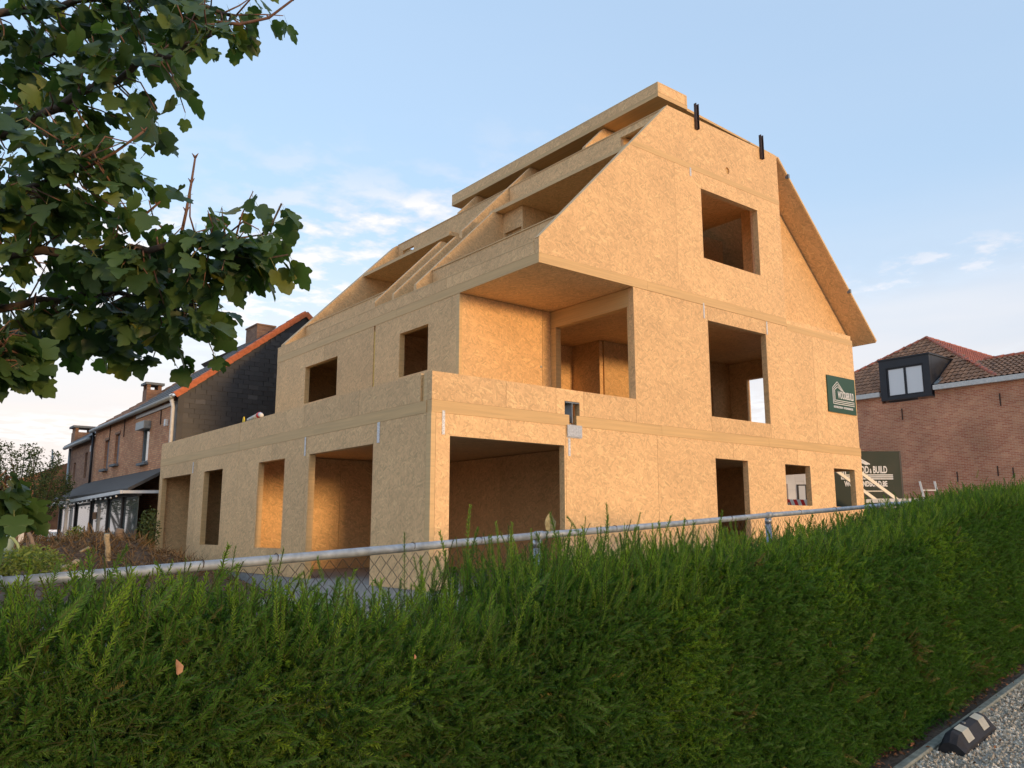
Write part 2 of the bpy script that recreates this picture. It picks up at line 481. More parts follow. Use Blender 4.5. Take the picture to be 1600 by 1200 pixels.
def finish(name, bm, mat, parent=None, smooth=False, uvshift=False, recalc=True):
    if recalc:
        bmesh.ops.recalc_face_normals(bm, faces=bm.faces)
    me = bpy.data.meshes.new(name)
    bm.to_mesh(me)
    bm.free()
    box_uv(me, (UVR.uniform(0, 9), UVR.uniform(0, 9)) if uvshift else (0, 0))
    return link_mesh(name, me, mat, parent, smooth)


def bm_box(bm, a, b):
    (x0, y0, z0), (x1, y1, z1) = a, b
    v = [bm.verts.new(c) for c in ((x0, y0, z0), (x1, y0, z0), (x1, y1, z0), (x0, y1, z0),
                                   (x0, y0, z1), (x1, y0, z1), (x1, y1, z1), (x0, y1, z1))]
    for f in ((0, 3, 2, 1), (4, 5, 6, 7), (0, 1, 5, 4), (1, 2, 6, 5), (2, 3, 7, 6), (3, 0, 4, 7)):
        bm.faces.new([v[i] for i in f])


def box(name, a, b, mat, parent=None, uvshift=False):
    bm = bmesh.new()
    bm_box(bm, a, b)
    return finish(name, bm, mat, parent, uvshift=uvshift)


def bm_beam(bm, p, q, w, h, up=Vector((0, 0, 1))):
    p, q = Vector(p), Vector(q)
    d = (q - p).normalized()
    s = d.cross(up)
    if s.length < 1e-4: s = d.cross(Vector((1, 0, 0)))
    s.normalize()
    u = s.cross(d)
    ring = [s * w / 2 + u * h / 2, -s * w / 2 + u * h / 2, -s * w / 2 - u * h / 2, s * w / 2 - u * h / 2]
    a = [bm.verts.new(p + r) for r in ring]
    b = [bm.verts.new(q + r) for r in ring]
    for i in range(4):
        bm.faces.new((a[i], a[(i + 1) % 4], b[(i + 1) % 4], b[i]))
    bm.faces.new(a[::-1]); bm.faces.new(b)


def beam(name, p, q, w, h, mat, parent=None):
    bm = bmesh.new()
    bm_beam(bm, p, q, w, h)
    return finish(name, bm, mat, parent)


def bm_tube(bm, pts, radii, n=8, cap=True):
    pts = [Vector(p) for p in pts]
    if not isinstance(radii, (list, tuple)): radii = [radii] * len(pts)
    rings = []
    prev = None
    for i, p in enumerate(pts):
        d = (pts[min(i + 1, len(pts) - 1)] - pts[max(i - 1, 0)]).normalized()
        if prev is None:
            s = d.cross(Vector((0, 0, 1)))
            if s.length < 1e-3: s = d.cross(Vector((1, 0, 0)))
        else:
            s = prev - d * prev.dot(d)
        s.normalize(); prev = s
        u = d.cross(s)
        rings.append([bm.verts.new(p + (s * math.cos(2 * math.pi * k / n) + u * math.sin(2 * math.pi * k / n)) * radii[i]) for k in range(n)])
    for a, b in zip(rings, rings[1:]):
        for k in range(n):
            bm.faces.new((a[k], a[(k + 1) % n], b[(k + 1) % n], b[k]))
    if cap and n > 2:
        bm.faces.new(rings[0][::-1]); bm.faces.new(rings[-1])


def tube(name, pts, radii, mat, parent=None, n=10, smooth=True):
    bm = bmesh.new()
    bm_tube(bm, pts, radii, n)
    return finish(name, bm, mat, parent, smooth)


def place(axis, u, v, p):
    return (u, p, v) if axis == 'y' else ((p, u, v) if axis == 'x' else (u, v, p))


def grid_wall(name, axis, u0, u1, v0, v1, p0, p1, holes, mat, parent=None, uvshift=False):
    """rectangular wall of real thickness; every opening in it is a real hole with reveals"""
    us = sorted({u0, u1, *[min(max(h[i], u0), u1) for h in holes for i in (0, 1)]})
    vs = sorted({v0, v1, *[min(max(h[i], v0), v1) for h in holes for i in (2, 3)]})
    def solid(i, j):
        if i < 0 or j < 0 or i >= len(us) - 1 or j >= len(vs) - 1: return False
        cu, cv = (us[i] + us[i + 1]) / 2, (vs[j] + vs[j + 1]) / 2
        return not any(h[0] < cu < h[1] and h[2] < cv < h[3] for h in holes)
    bm = bmesh.new()
    vc = {}
    def V(u, v, p):
        k = (u, v, p)
        if k not in vc: vc[k] = bm.verts.new(place(axis, u, v, p))
        return vc[k]
    for i in range(len(us) - 1):
        for j in range(len(vs) - 1):
            if not solid(i, j): continue
            a, b, c, d = us[i], us[i + 1], vs[j], vs[j + 1]
            bm.faces.new((V(a, c, p0), V(b, c, p0), V(b, d, p0), V(a, d, p0)))
            bm.faces.new((V(a, c, p1), V(a, d, p1), V(b, d, p1), V(b, c, p1)))
            for (di, dj, e) in ((-1, 0, ((a, c), (a, d))), (1, 0, ((b, d), (b, c))), (0, -1, ((b, c), (a, c))), (0, 1, ((a, d), (b, d)))):
                if not solid(i + di, j + dj):
                    (ua, va), (ub, vb) = e
                    bm.faces.new((V(ua, va, p0), V(ub, vb, p0), V(ub, vb, p1), V(ua, va, p1)))
    return finish(name, bm, mat, parent, uvshift=uvshift)


def panels(name, axis, cuts, v0, v1, p0, p1, holes, mat, parent, gap=0.007):
    out = []
    for a, b in zip(cuts, cuts[1:]):
        hs = [h for h in holes if h[1] > a and h[0] < b]
        out.append(grid_wall(name, axis, a + gap / 2, b - gap / 2, v0, v1, p0, p1, hs, mat, parent, uvshift=True))
    return out


def poly_wall(name, axis, outer, holes, p0, p1, mat, parent=None, uvshift=False):
    loops = [outer] + holes
    flat = [p for l in loops for p in l]
    tris = tessellate_polygon([[Vector((u, v, 0)) for u, v in l] for l in loops])
    bm = bmesh.new()
    A = [bm.verts.new(place(axis, u, v, p0)) for u, v in flat]
    B = [bm.verts.new(place(axis, u, v, p1)) for u, v in flat]
    for t in tris:
        try:
            bm.faces.new([A[i] for i in t]); bm.faces.new([B[i] for i in reversed(t)])
        except ValueError:
            pass
    k = 0
    for l in loops:
        n = len(l)
        for i in range(n):
            a, b = k + i, k + (i + 1) % n
            bm.faces.new((A[a], A[b], B[b], B[a]))
        k += n
    return finish(name, bm, mat, parent, uvshift=uvshift)


def text_mesh(name, body, size, mat, parent, mw, sx=1.0, bold=0.0, ext=0.004, align='LEFT'):
    cu = bpy.data.curves.new(name, 'FONT')
    cu.body = body
    cu.size = size
    cu.extrude = ext
    cu.offset = bold
    cu.align_x = align
    cu.resolution_u = 3
    tmp = bpy.data.objects.new(name + '_tmp', cu)
    COL.objects.link(tmp)
    dg = bpy.context.evaluated_depsgraph_get()
    me = bpy.data.meshes.new_from_object(tmp.evaluated_get(dg))
    bpy.data.objects.remove(tmp)
    me.materials.clear()
    me.transform(mw @ Matrix.Diagonal((sx, 1, 1, 1)))
    me.name = name
    return link_mesh(name, me, mat, parent)


def pix(x, y, depth):
    """the point seen at photo pixel (x, y) at this distance along the view axis"""
    return CAMPOS + (RIGHT * ((x - 800) / 1294) + DOWN * ((y - 600) / 1294) + FWD) * depth


def pixp(x, y, p):
    """the point seen at photo pixel (x, y) on the upright plane p metres towards the fence"""
    d = RIGHT * ((x - 800) / 1294) + DOWN * ((y - 600) / 1294) + FWD
    return CAMPOS + d * (p / d.dot(W2))


def lerp(a, b, t): return a + (b - a) * t


# fence / car-park frame: s along the fence, p away from the camera's foot, h above the sloping car-park ground
V2 = Vector((0.9910, 0.1341, 0)).normalized()
W2 = Vector((-V2.y, V2.x, 0))


def park_z(s):
    s = max(-14.0, min(s, 15.0))
    return -0.66 + 0.054 * s


def FP(s, p, h):
    return Vector((CAMPOS.x, CAMPOS.y, 0)) + V2 * s + W2 * p + Vector((0, 0, park_z(s) + h))


def sp_of(x, y):
    d = Vector((x - CAMPOS.x, y - CAMPOS.y, 0))
    return d.dot(V2), d.dot(W2)


def ground_z(x, y):
    s, p = sp_of(x, y)
    t = min(1, max(0, (p - 2.2) / 2.2))
    t = t * t * (3 - 2 * t)
    return lerp(park_z(s), -0.36, t)


# ------------------------------------------------------------------ ground
def build_ground():
    def axis_pts(c):
        out = set()
        for i in range(-30, 31): out.add(round(c + i * 1.0, 3))
        for d in (40, 60, 90, 140, 220, 400, 800, 1600): out.add(c + d); out.add(c - d)
        return sorted(out)
    xs, ys = axis_pts(-2), axis_pts(-2)
    bm = bmesh.new()
    V = [[bm.verts.new((x, y, ground_z(x, y))) for x in xs] for y in ys]
    for j in range(len(ys) - 1):
        for i in range(len(xs) - 1):
            bm.faces.new((V[j][i], V[j][i + 1], V[j + 1][i + 1], V[j + 1][i]))
    o = finish('ground', bm, SITE, smooth=True)
    tag(o, kind='structure')
    # gravel car park: its own sheet on the camera's side of the kerb
    bm = bmesh.new()
    ss = [-40, -20, -8] + [i * 1.0 for i in range(-6, 17)] + [20, 30, 50]
    ps = [-60, -20, -6, -2, 0, 1.0, 1.818]
    V = [[bm.verts.new(FP(s, p, 0.012)) for s in ss] for p in ps]
    for j in range(len(ps) - 1):
        for i in range(len(ss) - 1):
            bm.faces.new((V[j][i], V[j][i + 1], V[j + 1][i + 1], V[j + 1][i]))
    tag(finish('gravel_car_park', bm, GRAVELG), kind='structure')
    # planting strip under the hedge
    bm = bmesh.new()
    ps = [1.882, 2.3, 2.8, 3.4]
    V = [[bm.verts.new(FP(s, p, 0.02 + 0.03 * noise.noise(Vector((s * 2, p * 3, 0))))) for s in [i * 0.25 for i in range(-16, 66)]] for p in ps]
    for j in range(len(ps) - 1):
        for i in range(len(V[0]) - 1):
            bm.faces.new((V[j][i], V[j][i + 1], V[j + 1][i + 1], V[j + 1][i]))
    tag(finish('planting_strip', bm, SOIL, smooth=True), kind='structure')


build_ground()


def build_kerb():
    k = empty('kerb', FP(6, 1.89, 0))
    tag(k, kind='structure')
    s = -4.0
    i = 0
    while s < 16:
        bm = bmesh.new()
        e = s + 0.99
        pts = [(1.82, -0.1), (1.82, 0.028), (1.828, 0.036), (1.872, 0.036), (1.88, 0.028), (1.88, -0.1)]
        j = random.uniform(-0.006, 0.006)
        A = [bm.verts.new(FP(s, p + j, h)) for p, h in pts]
        B = [bm.verts.new(FP(e, p + j, h)) for p, h in pts]
        for q in range(len(pts)):
            r = (q + 1) % len(pts)
            bm.faces.new((A[q], A[r], B[r], B[q]))
        bm.faces.new(A[::-1]); bm.faces.new(B)
        finish('kerbstone', bm, KERBM, k)
        s += 1.0
        i += 1


build_kerb()


def build_gravel():
    rnd = random.Random(11)
    verts, faces = [], []
    base = [(1, 0, 0), (-1, 0, 0), (0, 1, 0), (0, -1, 0), (0, 0, 1), (0, 0, -1)]
    fs = [(0, 2, 4), (2, 1, 4), (1, 3, 4), (3, 0, 4), (2, 0, 5), (1, 2, 5), (3, 1, 5), (0, 3, 5)]
    for _ in range(16000):
        s = rnd.uniform(3.9, 10.5)
        p = 1.815 - abs(rnd.gauss(0, 0.55))
        r = rnd.uniform(0.005, 0.014)
        c = FP(s, p, 0.013 + r * 0.3)
        rot = Euler((rnd.uniform(0, 6), rnd.uniform(0, 6), rnd.uniform(0, 6))).to_matrix()
        sc = Vector((r * rnd.uniform(0.8, 1.4), r * rnd.uniform(0.7, 1.2), r * rnd.uniform(0.5, 0.9)))
        k = len(verts)
        for b in base:
            verts.append(c + rot @ Vector((b[0] * sc.x, b[1] * sc.y, b[2] * sc.z)))
        faces += [(a + k, b + k, d + k) for a, b, d in fs]
    me = bpy.data.meshes.new('gravel')
    me.from_pydata(verts, [], faces)
    m, t, b, L = new_mat('gravel_stones')
    g = N(t, 'ShaderNodeNewGeometry')
    r = ramp(t, [(0.0, (0.26, 0.205, 0.145)), (0.5, (0.54, 0.46, 0.345)), (0.85, (0.70, 0.62, 0.49)), (1.0, (0.82, 0.77, 0.66))])
    L(g.outputs['Random Per Island'], r.inputs['Fac']); L(r.outputs[0], b.inputs['Base Color'])
    b.inputs['Roughness'].default_value = 0.85
    o = link_mesh('gravel', me, m)
    tag(o, 'loose pale gravel stones lying over the car park', 'gravel', kind='stuff')


build_gravel()

# ------------------------------------------------------------------ the timber house
HOUSE = empty('timber_house', (0, 0, -0.36), 'large unfinished house of bare chipboard panels with open roof frame', 'house')
ROOFK = (10.35 - 6.36) / (6.16 - 2.32)


def roof_z(x): return 6.36 + (x - 2.32) * ROOFK


def build_house():
    H = HOUSE
    T = 0.14
    # foundation slab
    box('foundation', (0.02, 0.02, -0.40), (13.35, 15.04, 0.0), CONCRETE, H)
    # ground floor, gable side
    gh = [(0.37, 2.91, 0.001, 2.49), (7.31, 8.46, 0.001, 2.49), (9.90, 10.95, 1.53, 2.49), (12.01, 12.99, 1.53, 2.49)]
    gh = [(a, b, -1 if c < 0.1 else c, d) for a, b, c, d in gh]
    box('corner_post', (-0.003, -0.003, 0.0), (0.085, 0.14, 2.86), STUD, H)
    panels('wall_panel', 'y', [0.088, 2.95, 5.45, 7.95, 10.45, 13.37], 0.002, 2.86, 0.0, T, gh, OSB, H)
    # ground floor, garden side
    lh = [(1.91, 4.58, -1, 2.49), (5.80, 7.28, 0.57, 2.49), (9.62, 11.03, 0.59, 2.49), (12.13, 14.78, -1, 2.49)]
    panels('wall_panel', 'x', [0.145, 4.72, 6.55, 8.56, 11.6, 15.06], 0.002, 2.86, 0.0, T, lh, OSB, H, 0.008)
    for (a, b, c, d) in lh:      # pale end studs standing in the far reveal of each opening
        box('jamb_stud', (0.004, b - 0.012, max(c, 0.0)), (T - 0.004, b + 0.05, d - 0.003), STUD, H)
    # back and right walls with openings that let the daylight through
    panels('wall_panel', 'y', [0.145, 6.0, 13.225], 0.002, 2.86, 14.92, 15.06, [(8, 10, 0.9, 2.3)], OSB, H)
    panels('wall_panel', 'x', [0.145, 7.5, 14.915], 0.002, 2.86, 13.23, 13.37, [(0.25, 2.3, -1, 2.488), (6, 7, 0.9, 2.2)], OSB, H)
    # ground floor partitions
    panels('partition_panel', 'y', [0.145, 2.6, 5.1, 7.6, 13.22], 0.002, 2.76, 8.3, 8.44, [(5.0, 5.9, -1, 2.1)], OSB, H)
    panels('partition_panel', 'x', [0.145, 2.6, 5.1, 8.29], 0.002, 2.76, 5.35, 5.49, [], OSB, H)
    grid_wall('partition_panel', 'y', 6.2, 9.3, 0.002, 2.76, 1.9, 2.02, [], OSB, H, True)
    grid_wall('partition_panel', 'x', 0.145, 2.0, 0.002, 2.76, 6.4, 6.5, [], OSB, H, True)
    grid_wall('partition_panel', 'y', 0.145, 5.4, 0.002, 2.76, 12.05, 12.11, [], OSB, H, True)
    # first floor deck (terrace + ceiling below)
    box('floor_deck', (0.145, 0.145, 2.78), (13.225, 14.915, 3.045), OSB, H)
    for a, b in ((0.0, 3.04), (3.22, 5.6), (5.6, 9.3), (9.3, 13.37)):
        box('rim_board', (a + 0.002, -0.006, 2.862), (b - 0.002, 0.135, 3.066), RIM, H, True)
    for a, b in ((0.145, 4.4), (4.4, 8.556), (8.564, 15.06)):
        box('rim_board', (-0.005, a + 0.002, 2.862), (0.135, b - 0.002, 3.066), RIM, H, True)
    # terrace parapets
    par = [(2.94, 3.30, 2.5, 3.30)]
    panels('parapet_panel', 'y', [0.0, 1.55, 2.72, 3.42, 4.86], 3.07, 3.545, 0.0, 0.14, [(2.93, 3.31, 2.9, 3.325)], OSB, H)
    panels('parapet_panel', 'x', [0.34, 2.5, 4.9, 8.556], 3.07, 3.545, 0.0, 0.14, [], OSB, H)
    panels('parapet_panel', 'x', [8.564, 11.9, 15.06], 3.07, 3.545, 0.0, 0.14, [], OSB, H)
    box('parapet_stud', (0.004, 0.145, 3.07), (0.06, 0.24, 3.54), STUD, H)
    box('parapet_stud', (0.035, 0.265, 3.07), (0.2, 0.335, 3.53), RIM, H)
    # first floor, gable side
    panels('wall_panel', 'y', [4.86, 7.24, 9.42, 11.4, 13.33], 3.07, 5.885, 0.0, T, [(7.25, 9.41, 3.40, 5.56)], OSB, H)
    # first floor, garden side: set back behind the terrace
    panels('wall_panel', 'x', [2.604, 6.19], 3.05, 5.888, 2.33, 2.47, [(3.80, 5.03, 4.42, 5.46)], OSB, H)
    panels('wall_panel', 'x', [6.26, 9.0, 12.15], 3.05, 5.888, 2.33, 2.47, [(8.18, 10.15, 4.42, 5.46)], OSB, H)
    box('insulation_strip', (2.345, 6.193, 3.05), (2.46, 6.257, 5.75), FOAM, H)
    for (a, b) in ((3.80, 5.03), (8.18, 10.15)):
        box('jamb_stud', (2.334, b - 0.01, 4.42), (2.465, b + 0.05, 5.457), STUD, H)
    # recessed balcony
    box('corner_post', (2.327, 2.592, 3.05), (2.40, 2.70, 5.886), STUD, H)
    grid_wall('wall_panel', 'y', 2.404, 4.62, 3.05, 5.886, 2.60, 2.74, [], OSB, H, True)
    grid_wall('wall_panel', 'y', 4.626, 5.03, 3.05, 5.886, 2.597, 2.74, [], OSB, H, True)
    beam('balcony_beam', (4.945, 0.145, 5.69), (4.945, 2.59, 5.69), 0.16, 0.385, RIM, H)
    box('door_post', (4.87, 2.42, 3.05), (5.02, 2.592, 5.49), RIM, H)
    box('door_post', (4.865, 0.145, 3.05), (5.02, 0.19, 5.49), STUD, H)
    # first floor right and back walls, partitions
    grid_wall('wall_panel', 'x', 0.145, 12.15, 3.05, 5.886, 13.19, 13.33, [(2.52, 3.3, 3.1, 5.35), (7, 8.5, 4, 5.3)], OSB, H, True)
    grid_wall('wall_panel', 'y', 2.48, 13.18, 3.05, 5.886, 12.0, 12.15, [(5, 6, 4, 5.3)], OSB, H, True)
    grid_wall('partition_panel', 'y', 6.1, 7.75, 3.05, 5.886, 5.0, 5.12, [], OSB, H, True)
    grid_wall('partition_panel', 'x', 3.95, 5.0, 3.05, 5.886, 7.75, 7.87, [], OSB, H, True)
    grid_wall('partition_panel', 'y', 7.875, 13.18, 3.05, 5.886, 3.9, 4.02, [(8.95, 9.9, 2.9, 5.05), (11.2, 12.35, 2.9, 5.1)], OSB, H, True)
    grid_wall('partition_panel', 'x', 5.13, 11.8, 3.05, 5.886, 6.1, 6.22, [], OSB, H, True)
    grid_wall('partition_panel', 'y', 2.48, 6.09, 3.05, 5.886, 6.6, 6.7, [], OSB, H, True)
    # second floor deck, whose underside is the balcony soffit
    box('floor_deck', (2.35, 0.02, 5.895), (13.3, 12.13, 6.085), OSB, H)
    for a, b in ((2.345, 5.30), (5.30, 8.9), (8.9, 10.30)):
        box('rim_board', (a + 0.002, -0.007, 5.89), (b - 0.002, 0.018, 6.085), RIM, H, True)
    box('rim_board', (10.304, -0.004, 5.80), (13.33, 0.135, 5.96), RIM, H, True)
    for a, b in ((-0.005, 5.2), (5.2, 9.4), (9.4, 12.15)):
        box('rim_board', (2.323, a + 0.002, 5.89), (2.348, b - 0.002, 6.085), RIM, H, True)
    for a, b in ((0.144, 3.1), (3.1, 6.3), (6.3, 9.3), (9.3, 12.15)):
        box('eave_board', (2.325, a + 0.003, 6.09), (2.42, b - 0.003, 6.335), OSB, H, True)
        box('eave_cap', (2.322, a + 0.002, 6.338), (2.47, b - 0.002, 6.362), STUD, H, True)
    # gable front: lower panels, band, top panels
    z3a, z3b = 9.03, 9.165
    xl = lambda z: 2.32 + (z - 6.36) / ROOFK
    poly_wall('gable_panel', 'y', [(2.33, 6.09), (2.33, roof_z(2.33)), (xl(z3a), z3a), (6.30, z3a), (6.30, 6.09)], [], 0.0, 0.14, OSB, H, True)
    grid_wall('gable_panel', 'y', 6.304, 10.30, 6.09, z3a, 0.0, 0.14, [(7.20, 9.34, 7.0, 8.66)], OSB, H, True)
    poly_wall('rim_board', 'y', [(xl(z3a), z3a + 0.002), (xl(z3b), z3b - 0.002), (10.302, z3b - 0.002), (10.302, z3a + 0.002)], [], -0.004, 0.135, RIM, H, True)
    circ = [(8.23 + 0.075 * math.cos(k * math.pi / 8), 9.38 + 0.085 * math.sin(k * math.pi / 8)) for k in range(16)]
    poly_wall('gable_panel', 'y', [(xl(z3b), z3b), (6.16, 10.35), (10.30, 10.35), (10.30, z3b)], [circ], 0.0, 0.14, OSB, H, True)
    tube('pipe_sleeve', [(8.23, 0.03, 9.38), (8.23, 0.2, 9.38)], 0.073, STUD, H, 16)
    # sloping edge strip of the gable
    bm = bmesh.new()
    bm_beam(bm, (2.34, 0.07, roof_z(2.34) + 0.012), (6.16, 0.07, 10.362), 0.134, 0.022)
    finish('gable_edge_board', bm, STUD, H)
    # recessed part of the gable and the roof panel on the right
    sl = (10.31 - 6.09) / 4.3
    sz = lambda x: 10.31 - (x - 10.30) * sl
    poly_wall('gable_panel', 'y', [(10.0, 5.97), (14.35, 5.97), (14.35, sz(14.35) - 0.05), (10.31, sz(10.31) - 0.05), (10.0, 10.2)], [], 0.66, 0.94, OSB, H, True)
    poly_wall('roof_panel', 'y', [(10.30, 10.31), (10.30, 10.37), (14.63, 6.13), (14.60, 6.085)], [], 0.0, 6.0, OSB, H, True)
    poly_wall('roof_panel', 'y', [(10.30, 10.31), (10.30, 10.37), (14.63, 6.13), (14.60, 6.085)], [], 6.004, 12.1, OSB, H, True)
    beam('roof_edge_board', (10.33, -0.012, 10.335), (14.61, -0.012, 6.13), 0.02, 0.055, STUD, H)
    for x in (10.72, 13.35):
        box('roof_clip', (x - 0.03, -0.06, sz(x) - 0.03), (x + 0.035, 0.03, sz(x) + 0.07), STEEL, H)
    grid_wall('wall_panel', 'x', 0.95, 12.1, 6.09, 7.0, 13.0, 13.2, [], OSB, H, True)
    # third floor deck: main field and two lips reaching out to the slope
    box('floor_deck', (6.32, 0.145, 9.05), (10.29, 11.84, 9.15), OSB, H)
    for a, b in ((0.145, 5.08), (6.93, 11.84)):
        dl = box('deck_lip', (4.985, a, 9.035), (6.315, b, 9.15), OSB, H, True)
        box('deck_edge_board', (4.955, a, 9.03), (4.982, b, 9.10), STUD, dl)
    # knee walls behind the eave
    for a, b in ((0.145, 4.78), (6.93, 11.84)):
        kw = grid_wall('knee_wall', 'x', a, b, 6.09, 7.06, 3.05, 3.15, [], OSB, H, True)
        box('knee_wall_cap', (3.03, a, 7.063), (3.17, b, 7.085), STUD, kw)
    # upper knee walls on the third-floor deck, with their two small cut-outs
    for a, b, hs in ((0.145, 5.80, [(0.72, 1.52, 9.6, 10.185)]), (5.97, 11.84, [(10.83, 11.53, 9.88, 10.09)])):
        kw = grid_wall('upper_knee_wall', 'x', a, b, 9.155, 10.355, 6.20, 6.30, hs, OSB, H, True)
        box('knee_wall_cap', (6.185, a, 10.358), (6.315, b, 10.38), STUD, kw)
    def cross(name, y0, y1, x0, ztop, base=6.09, x1=10.0):
        poly_wall(name, 'y', [(x0, base), (x0, roof_z(x0)), (xl(ztop), ztop), (x1, ztop), (x1, base)], [], y0, y1, OSB, H, True)
    # cross walls standing under the open roof, tops cut to the roof slope
    cross('cross_wall', 4.80, 4.92, 2.62, 9.025, x1=5.2)
    poly_wall('rafter_wall', 'y', [(2.62, 6.09), (2.62, roof_z(2.62)), (xl(8.55), 8.55), (4.62, 8.55), (4.62, roof_z(4.62)), (xl(11.21), 11.21), (8.0, 11.21), (8.0, 6.09)], [], 5.82, 5.94, OSB, H, True)
    cross('rafter_wall', 6.78, 6.90, 2.62, 8.72, x1=5.2)
    for y in (2.85, 8.41):
        poly_wall('rafter_wall', 'y', [(6.32, 9.155), (6.32, roof_z(6.32)), (xl(11.21), 11.21), (8.0, 11.21), (8.0, 9.155)], [], y, y + 0.12, OSB, H, True)
    box('rafter_wall', (6.35, 1.60, 9.155), (7.6, 1.70, 10.08), OSB, H, True)
    # far gable
    poly_wall('gable_panel', 'y', [(2.424, 6.09), (2.424, roof_z(2.424)), (6.16, 10.35), (10.30, 10.30), (13.2, 7.3), (13.2, 6.09)], [], 11.85, 12.15, OSB, H, True)
    # small boxed room under the open roof
    grid_wall('dormer_wall', 'x', 4.0, 4.795, 6.09, 9.03, 5.2, 5.3, [(4.05, 4.72, 7.7, 8.49)], OSB, H, True)
    grid_wall('dormer_wall', 'y', 5.305, 7.0, 6.09, 9.03, 4.0, 4.1, [], OSB, H, True)
    box('stair_wall', (7.0, 0.3, 6.09), (7.1, 4.0, 9.04), OSB, H)
    # attic partitions seen through the gable window and between the rafters
    grid_wall('partition_panel', 'y', 6.9, 11.4, 6.09, 9.04, 2.6, 2.7, [], OSB, H, True)
    grid_wall('partition_panel', 'x', 6.95, 11.8, 6.09, 9.02, 6.6, 6.7, [], OSB, H, True)
    # ridge box and the thin roof sheet falling from it to the right
    zb = 11.23
    RX, RY0, RY1 = 6.88, 0.90, 9.66
    box('ridge_box_side', (RX, RY0 + 0.06, zb + 0.115), (RX + 0.1, RY1, zb + 0.35), OSB, H, True)
    box('ridge_box_base', (RX - 0.005, RY0, zb), (RX + 1.08, RY1, zb + 0.11), RIM, H, True)
    box('ridge_box_end', (RX + 0.085, RY0, zb + 0.114), (RX + 1.0, RY0 + 0.08, zb + 0.35), OSB, H, True)
    box('ridge_box_stud', (RX - 0.002, RY0 - 0.004, zb + 0.114), (RX + 0.08, RY0 + 0.055, zb + 0.352), STUD, H)
    box('ridge_box_stud', (RX + 1.004, RY0 - 0.004, zb + 0.114), (RX + 1.07, RY0 + 0.08, zb + 0.348), STUD, H)
    box('ridge_box_top', (RX, RY0, zb + 0.354), (RX + 1.07, RY1, zb + 0.38), STUD, H)
    bm = bmesh.new()
    top = [(7.97, 0.93, 11.30), (10.33, 0.05, 10.41), (10.33, 12.0, 10.41), (7.97, 12.0, 11.30)]
    A = [bm.verts.new(c) for c in top]; B = [bm.verts.new((c[0], c[1], c[2] - (0.07 if i in (0, 3) else 0.03))) for i, c in enumerate(top)]
    for i in range(4): bm.faces.new((A[i], A[(i + 1) % 4], B[(i + 1) % 4], B[i]))
    bm.faces.new(A); bm.faces.new(B[::-1])
    finish('roof_sheet', bm, RIM, H)
    # steel
    for x in (7.115, 9.62):
        bm = bmesh.new()
        for dx in (-0.05, 0.035):
            bm_box(bm, (x + dx, -0.075, 10.07), (x + dx + 0.014, -0.005, 10.70))
        bm_box(bm, (x - 0.036, -0.02, 10.07), (x + 0.035, -0.006, 10.69))
        finish('steel_channel', bm, RUSTSTEEL, H)
    bm = bmesh.new()   # end of the steel beam carrying the balcony corner
    bm_box(bm, (3.115, 0.005, 2.92), (3.135, 4.5, 3.295))
    bm_box(bm, (2.95, 0.004, 3.297), (3.30, 4.5, 3.318))
    bm_box(bm, (2.95, 0.004, 2.875), (3.30, 4.5, 2.894))
    finish('steel_beam', bm, STEEL, H)
    bm = bmesh.new()
    bm_box(bm, (2.97, -0.03, 2.66), (3.34, -0.012, 2.88))
    bm_box(bm, (2.97, -0.011, 2.64), (3.34, -0.009, 2.659))
    finish('steel_bracket', bm, GALV, H)
    # zinc straps over the lintel joints
    def strap(x, z0, z1, w=0.055):
        bm = bmesh.new()
        bm_box(bm, (x - w / 2, -0.010, z0), (x + w / 2, -0.002, z1))
        finish('lintel_strap', bm, STRAP, H)
    strap(0.235, 2.50, 2.90); strap(3.03, 2.30, 2.63); strap(7.12, 5.58, 5.93, 0.04); strap(9.47, 5.56, 5.88, 0.04); strap(6.85, 8.86, 9.06, 0.05)
    def strapx(y, z0, z1, x=0.0, w=0.06):
        bm = bmesh.new()
        bm_box(bm, (x - 0.010, y - w / 2, z0), (x - 0.002, y + w / 2, z1))
        finish('lintel_strap', bm, STRAP, H)
    strapx(1.72, 2.49, 2.86, w=0.09); strapx(4.78, 2.47, 2.86); strapx(11.95, 2.5, 2.8)
    # joints in the rim boards: thin dark butt lines are the real gaps; small screw plate on the balcony wall
    box('screw_plate', (4.555, 2.585, 4.55), (4.60, 2.597, 4.60), GALV, H)


build_house()


